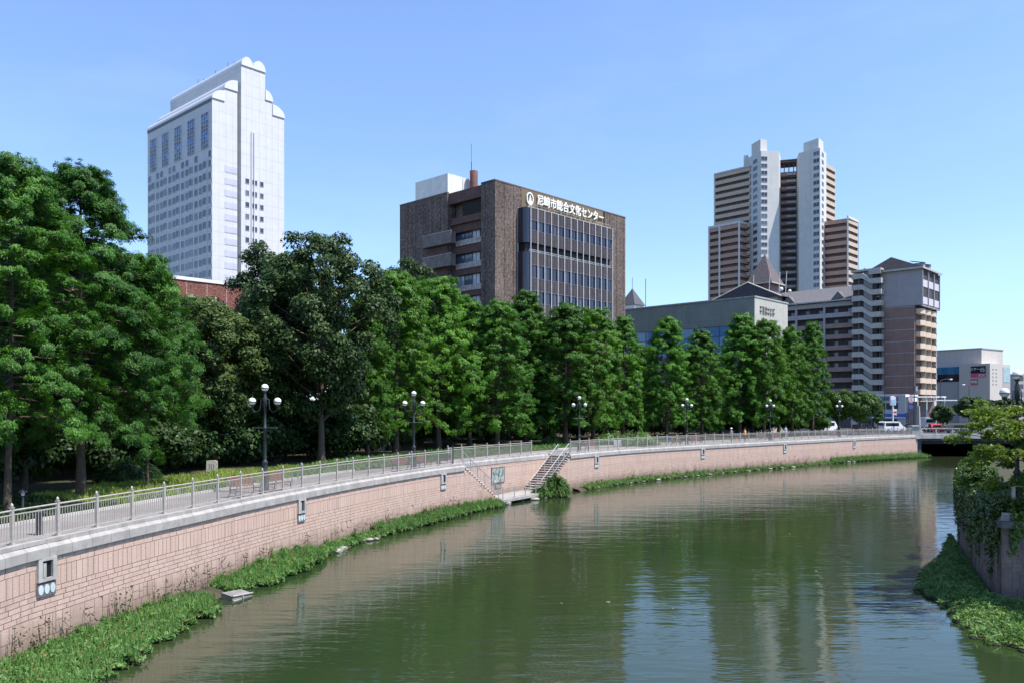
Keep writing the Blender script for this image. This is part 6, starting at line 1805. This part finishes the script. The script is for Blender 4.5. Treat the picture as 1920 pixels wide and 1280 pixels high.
# ------------------------------------------------------------------ people
def skinned(name, joints, bones, parent, mats, seg=None):
    me = bpy.data.meshes.new(name); me.from_pydata([j[:3] for j in joints], bones, [])
    o = bpy.data.objects.new(name, me); COL.objects.link(o); o.parent = parent
    md = o.modifiers.new('skin', 'SKIN')
    for i, j in enumerate(joints):
        v = me.skin_vertices[0].data[i]; v.radius = (j[3], j[3]); v.use_root = (i == 0)
    o.modifiers.new('sub', 'SUBSURF').levels = 1
    dg = bpy.context.evaluated_depsgraph_get(); me2 = bpy.data.meshes.new_from_object(o.evaluated_get(dg)); me2.name = name
    bpy.data.objects.remove(o)
    me2.materials.clear()
    for m in mats: me2.materials.append(m)
    for p in me2.polygons:
        p.use_smooth = True
        if seg: p.material_index = seg(p.center)
    return me2
M_skin = mat('skin', (0.50, 0.31, 0.23), 0.6, var=0.05); M_hair = mat('dark_hair', (0.02, 0.016, 0.014), 0.6, var=0.1)
def cloth(name, c): return mat(name, c, 0.85, var=0.12)
def person(x, y, rz, label, joints, bones, mats, seg, head, hairm, z=0.0, hat=None):
    root = thing('person', label, 'person', (x, y, z), rz)
    me = skinned('body', joints, bones, root, mats, seg)
    put('body', me, root)
    k = MB(); hx, hy, hz_ = head
    k.lathe([(0.001, -0.01), (0.1, 0.0), (0.108, 0.05), (0.09, 0.1), (0.04, 0.13), (0.001, 0.135)], (hx - 0.012, hy, hz_ + 0.0), 10); k.build('hair', hairm, root)
    if hat:
        k = MB(); k.lathe([(0.17, 0.04), (0.17, 0.055), (0.115, 0.06), (0.11, 0.14), (0.05, 0.165), (0.001, 0.17)], (hx, hy, hz_), 12); k.build('hat', hat, root)
    return root
# joints: facing +x
def std_joints(arms, legs):
    J = [(0, 0, 0.95, 0.14), (0, 0, 1.15, 0.125), (0, 0, 1.38, 0.13), (0, 0, 1.50, 0.055), (0.015, 0, 1.60, 0.085), (0.02, 0, 1.68, 0.085)]
    B = [(0, 1), (1, 2), (2, 3), (3, 4), (4, 5)]
    for s, (e, w, h) in zip((1, -1), arms):
        i = len(J); J += [(0, 0.17 * s, 1.40, 0.055), (e[0], e[1] * s, e[2], 0.042), (w[0], w[1] * s, w[2], 0.03), (h[0], h[1] * s, h[2], 0.032)]; B += [(2, i), (i, i + 1), (i + 1, i + 2), (i + 2, i + 3)]
    for s, (kn, an, to) in zip((1, -1), legs):
        i = len(J); J += [(0, 0.09 * s, 0.88, 0.095), (kn[0], 0.1 * s, kn[1], 0.06), (an[0], 0.1 * s, an[1], 0.042), (to[0], 0.11 * s, to[1], 0.04)]; B += [(0, i), (i, i + 1), (i + 1, i + 2), (i + 2, i + 3)]
    return J, B
J, B = std_joints([((0.06, 0.2, 1.13), (0.24, 0.2, 1.0), (0.31, 0.19, 1.0)), ((0.06, 0.2, 1.13), (0.22, 0.2, 0.98), (0.29, 0.19, 0.98))], [((0.16, 0.5), (0.06, 0.1), (0.2, 0.05)), ((0.0, 0.48), (-0.24, 0.14), (-0.12, 0.05))])
sg1 = lambda c: 0 if c.z > 1.52 or (c.z < 1.06 and abs(c.y) > 0.15 and c.x > 0.1) else (1 if c.z > 0.9 else 2)
x, y = on_prom(1371, 2.2)
wk = person(x, y, 0.7, 'person in a pale top and white hat walking behind the railing, pushing a bicycle', J, B, [M_skin, cloth('pale_shirt', (0.5, 0.42, 0.42)), cloth('dark_trousers', (0.06, 0.06, 0.08))], sg1, (0.02, 0, 1.68), M_hair, hat=M_white)
x, y = on_prom(1397, 1.5)
J2, B2_ = std_joints([((0.0, 0.24, 1.13), (0.1, 0.22, 0.95), (0.13, 0.2, 0.9)), ((0.0, 0.24, 1.13), (0.1, 0.22, 0.95), (0.13, 0.2, 0.9))], [((0.06, 0.5), (0.0, 0.1), (0.14, 0.05)), ((0.02, 0.5), (-0.06, 0.1), (0.08, 0.05))])
person(x, y, 2.2, 'person in an orange top standing by the railing', J2, B2_, [M_skin, cloth('orange_top', (0.62, 0.25, 0.06)), cloth('navy_trousers', (0.04, 0.045, 0.08))], sg1, (0.02, 0, 1.68), M_hair)
x, y = on_prom(1473, 5.0)
person(x, y, 0.9, 'person in white clothes walking far along the promenade', J, B, [M_skin, cloth('white_shirt', (0.7, 0.7, 0.7)), cloth('pale_trousers', (0.45, 0.44, 0.42))], sg1, (0.02, 0, 1.68), M_hair)
# seated figure, leaning on the bench back
Js = [(0, 0, 0.55, 0.14), (-0.03, 0, 0.75, 0.125), (0.0, 0, 0.98, 0.13), (0.03, 0, 1.09, 0.055), (0.06, 0, 1.19, 0.085), (0.07, 0, 1.27, 0.085)]
Bs = [(0, 1), (1, 2), (2, 3), (3, 4), (4, 5)]
for s in (1, -1):
    i = len(Js); Js += [(0, 0.17 * s, 1.0, 0.055), (0.12, 0.24 * s, 0.8, 0.042), (0.34, 0.12 * s, 0.82, 0.03), (0.41, 0.08 * s, 0.83, 0.032)]; Bs += [(2, i), (i, i + 1), (i + 1, i + 2), (i + 2, i + 3)]
    i = len(Js); Js += [(0.04, 0.09 * s, 0.52, 0.095), (0.44, 0.11 * s, 0.5, 0.062), (0.42, 0.11 * s, 0.1, 0.042), (0.56, 0.11 * s, 0.05, 0.04)]; Bs += [(0, i), (i, i + 1), (i + 1, i + 2), (i + 2, i + 3)]
x, y = on_prom(1268, 1.15); bz = wall_angle(x, y) - 0.1
person(x + 0.1, y + 0.0, bz - PI / 2, 'person with bare arms sitting on the bench beside the fourth lamp post', Js, Bs, [M_skin, cloth('black_shirt', (0.02, 0.02, 0.024)), cloth('grey_trousers', (0.12, 0.12, 0.13))],
       lambda c: 0 if c.z > 1.1 or (c.z > 0.7 and c.x > 0.13) else (1 if c.z > 0.62 else 2), (0.07, 0, 1.27), M_hair)

# bicycle pushed by the walking person, blue bicycle cover/bag
def bicycle(x, y, rz, label, m):
    root = thing('bicycle', label, 'bicycle', (x, y, 0.0), rz)
    for wx in (-0.52, 0.52):
        k = MB(); n = 20; k.path([(0.32 * math.cos(2 * PI * i / n), 0, 0.33 + 0.32 * math.sin(2 * PI * i / n)) for i in range(n + 1)], 0.018, 5); w = k.build('wheel', M_tyre, root, (wx, 0, 0))
        k = MB()
        for i in range(9): a = PI * i / 9; k.tube((0.31 * math.cos(a), 0, 0.33 + 0.31 * math.sin(a)), (-0.31 * math.cos(a), 0, 0.33 - 0.31 * math.sin(a)), 0.003, n=3)
        k.build('spokes', M_hub, w)
    k = MB(); k.path([(0.52, 0, 0.33), (0.42, 0, 0.62), (0.36, 0, 0.98)], 0.018, 6); k.path([(0.4, 0, 0.66), (0.1, 0, 0.38), (-0.05, 0, 0.3)], 0.022, 6); k.path([(-0.05, 0, 0.3), (-0.17, 0, 0.72)], 0.018, 6); k.path([(-0.52, 0, 0.33), (-0.05, 0, 0.3)], 0.014, 6); k.path([(-0.52, 0, 0.33), (-0.15, 0, 0.64)], 0.014, 6)
    k.build('frame', m, root)
    k = MB(); k.path([(0.2, -0.27, 1.02), (0.34, -0.12, 1.0), (0.36, 0, 0.99), (0.34, 0.12, 1.0), (0.2, 0.27, 1.02)], 0.014, 6); k.build('handlebar', M_hub, root)
    k = MB(); k.ball((-0.2, 0, 0.78), 0.1, 8, sz=0.5); k.build('saddle', M_tyre, root)
    k = MB(); k.box(0.45, 0.75, -0.16, 0.16, 0.62, 0.88); k.build('basket', M_cast, root)
    return root
x, y = on_prom(1375, 2.0)
bicycle(x + 0.3, y - 0.15, 0.7, 'red bicycle pushed by the person in the white hat', P_r)
x, y = on_prom(1256, 2.2)
bicycle(x, y + 0.6, 0.8, 'blue bicycle parked beside the bench with the seated person', mat('blue_paint', (0.03, 0.10, 0.42), 0.3, var=0.03))
x, y = at(1184, 92)
k = MB(); k.lathe([(0.18, 0), (0.18, 0.03), (0.13, 0.035), (0.03, 0.68), (0.0, 0.7)], n=12)
tag(k.build('traffic_cone', mat('cone_orange', (0.65, 0.18, 0.08), 0.6), None, (x, y, 0)), 'orange cone standing in the shade behind the sunlit grass clump', 'cone')
# ------------------------------------------------------------------ light, sky, camera
SUN_AZ, SUN_EL = math.radians(-24), math.radians(61)
sd = Vector((math.cos(SUN_AZ) * math.cos(SUN_EL), math.sin(SUN_AZ) * math.cos(SUN_EL), math.sin(SUN_EL)))
sun = bpy.data.lights.new('sun', 'SUN'); sun.energy = 4.7; sun.angle = math.radians(0.53); sun.color = (1.0, 0.95, 0.88)
so = bpy.data.objects.new('sun', sun); COL.objects.link(so); so.rotation_euler = sd.to_track_quat('Z', 'Y').to_euler(); so.location = (60, -40, 120)
w = bpy.data.worlds.new('World'); S.world = w; w.use_nodes = True
nt = w.node_tree; bg = nt.nodes['Background']
sky = nt.nodes.new('ShaderNodeTexSky'); sky.sky_type = 'NISHITA'; sky.sun_disc = False
sky.sun_elevation = SUN_EL; sky.sun_rotation = math.pi / 2 - SUN_AZ
sky.altitude = 0; sky.air_density = 1.0; sky.dust_density = 0.3; sky.ozone_density = 2.5
tint = nt.nodes.new('ShaderNodeMix'); tint.data_type = 'RGBA'; tint.blend_type = 'MULTIPLY'; tint.inputs[0].default_value = 1.0
tc = nt.nodes.new('ShaderNodeTexCoord'); sx = nt.nodes.new('ShaderNodeSeparateXYZ'); nt.links.new(tc.outputs['Generated'], sx.inputs[0])
cr = nt.nodes.new('ShaderNodeValToRGB'); nt.links.new(sx.outputs[2], cr.inputs[0])
e = cr.color_ramp.elements; e[0].position = 0.0; e[0].color = (0.53, 0.67, 0.92, 1); e[1].position = 0.42; e[1].color = (0.96, 1.0, 1.13, 1)
k_ = e.new(0.14); k_.color = (0.80, 0.86, 1.0, 1)
nt.links.new(cr.outputs[0], tint.inputs[7])
nt.links.new(sky.outputs[0], tint.inputs[6]); mp = nt.nodes.new('ShaderNodeMapping'); mp.inputs['Scale'].default_value = (2.2, 2.2, 7.0); nt.links.new(tc.outputs['Generated'], mp.inputs[0])
nz = nt.nodes.new('ShaderNodeTexNoise'); nz.inputs['Scale'].default_value = 1.6; nz.inputs['Detail'].default_value = 6; nz.inputs['Roughness'].default_value = 0.6; nt.links.new(mp.outputs[0], nz.inputs['Vector'])
mr = nt.nodes.new('ShaderNodeMapRange'); nt.links.new(nz.outputs[0], mr.inputs[0]); mr.inputs[1].default_value = 0.52; mr.inputs[2].default_value = 0.85; mr.inputs[3].default_value = 0.0; mr.inputs[4].default_value = 0.10
wisp = nt.nodes.new('ShaderNodeMix'); wisp.data_type = 'RGBA'; nt.links.new(mr.outputs[0], wisp.inputs[0]); nt.links.new(tint.outputs[2], wisp.inputs[6]); wisp.inputs[7].default_value = (4.6, 5.2, 6.2, 1)
nt.links.new(wisp.outputs[2], bg.inputs[0]); bg.inputs[1].default_value = 0.15

cam = bpy.data.cameras.new('camera'); co = bpy.data.objects.new('camera', cam); COL.objects.link(co)
co.location = (0, 0, CZ); co.rotation_euler = (PI / 2, 0, 0)
cam.sensor_width = 36; cam.sensor_fit = 'HORIZONTAL'; cam.lens = 36 * F / 1920; cam.shift_y = (HOR - 640) / 1920
cam.clip_start = 0.1; cam.clip_end = 6000
S.camera = co
S.view_settings.view_transform = 'Standard'; S.view_settings.look = 'None'; S.view_settings.exposure = 0.7; S.view_settings.gamma = 1.0
S.cycles.use_denoising = True
S.cycles.max_bounces = 6; S.cycles.diffuse_bounces = 3; S.cycles.glossy_bounces = 3; S.cycles.transmission_bounces = 4; S.cycles.transparent_max_bounces = 4
S.cycles.sample_clamp_indirect = 4.0
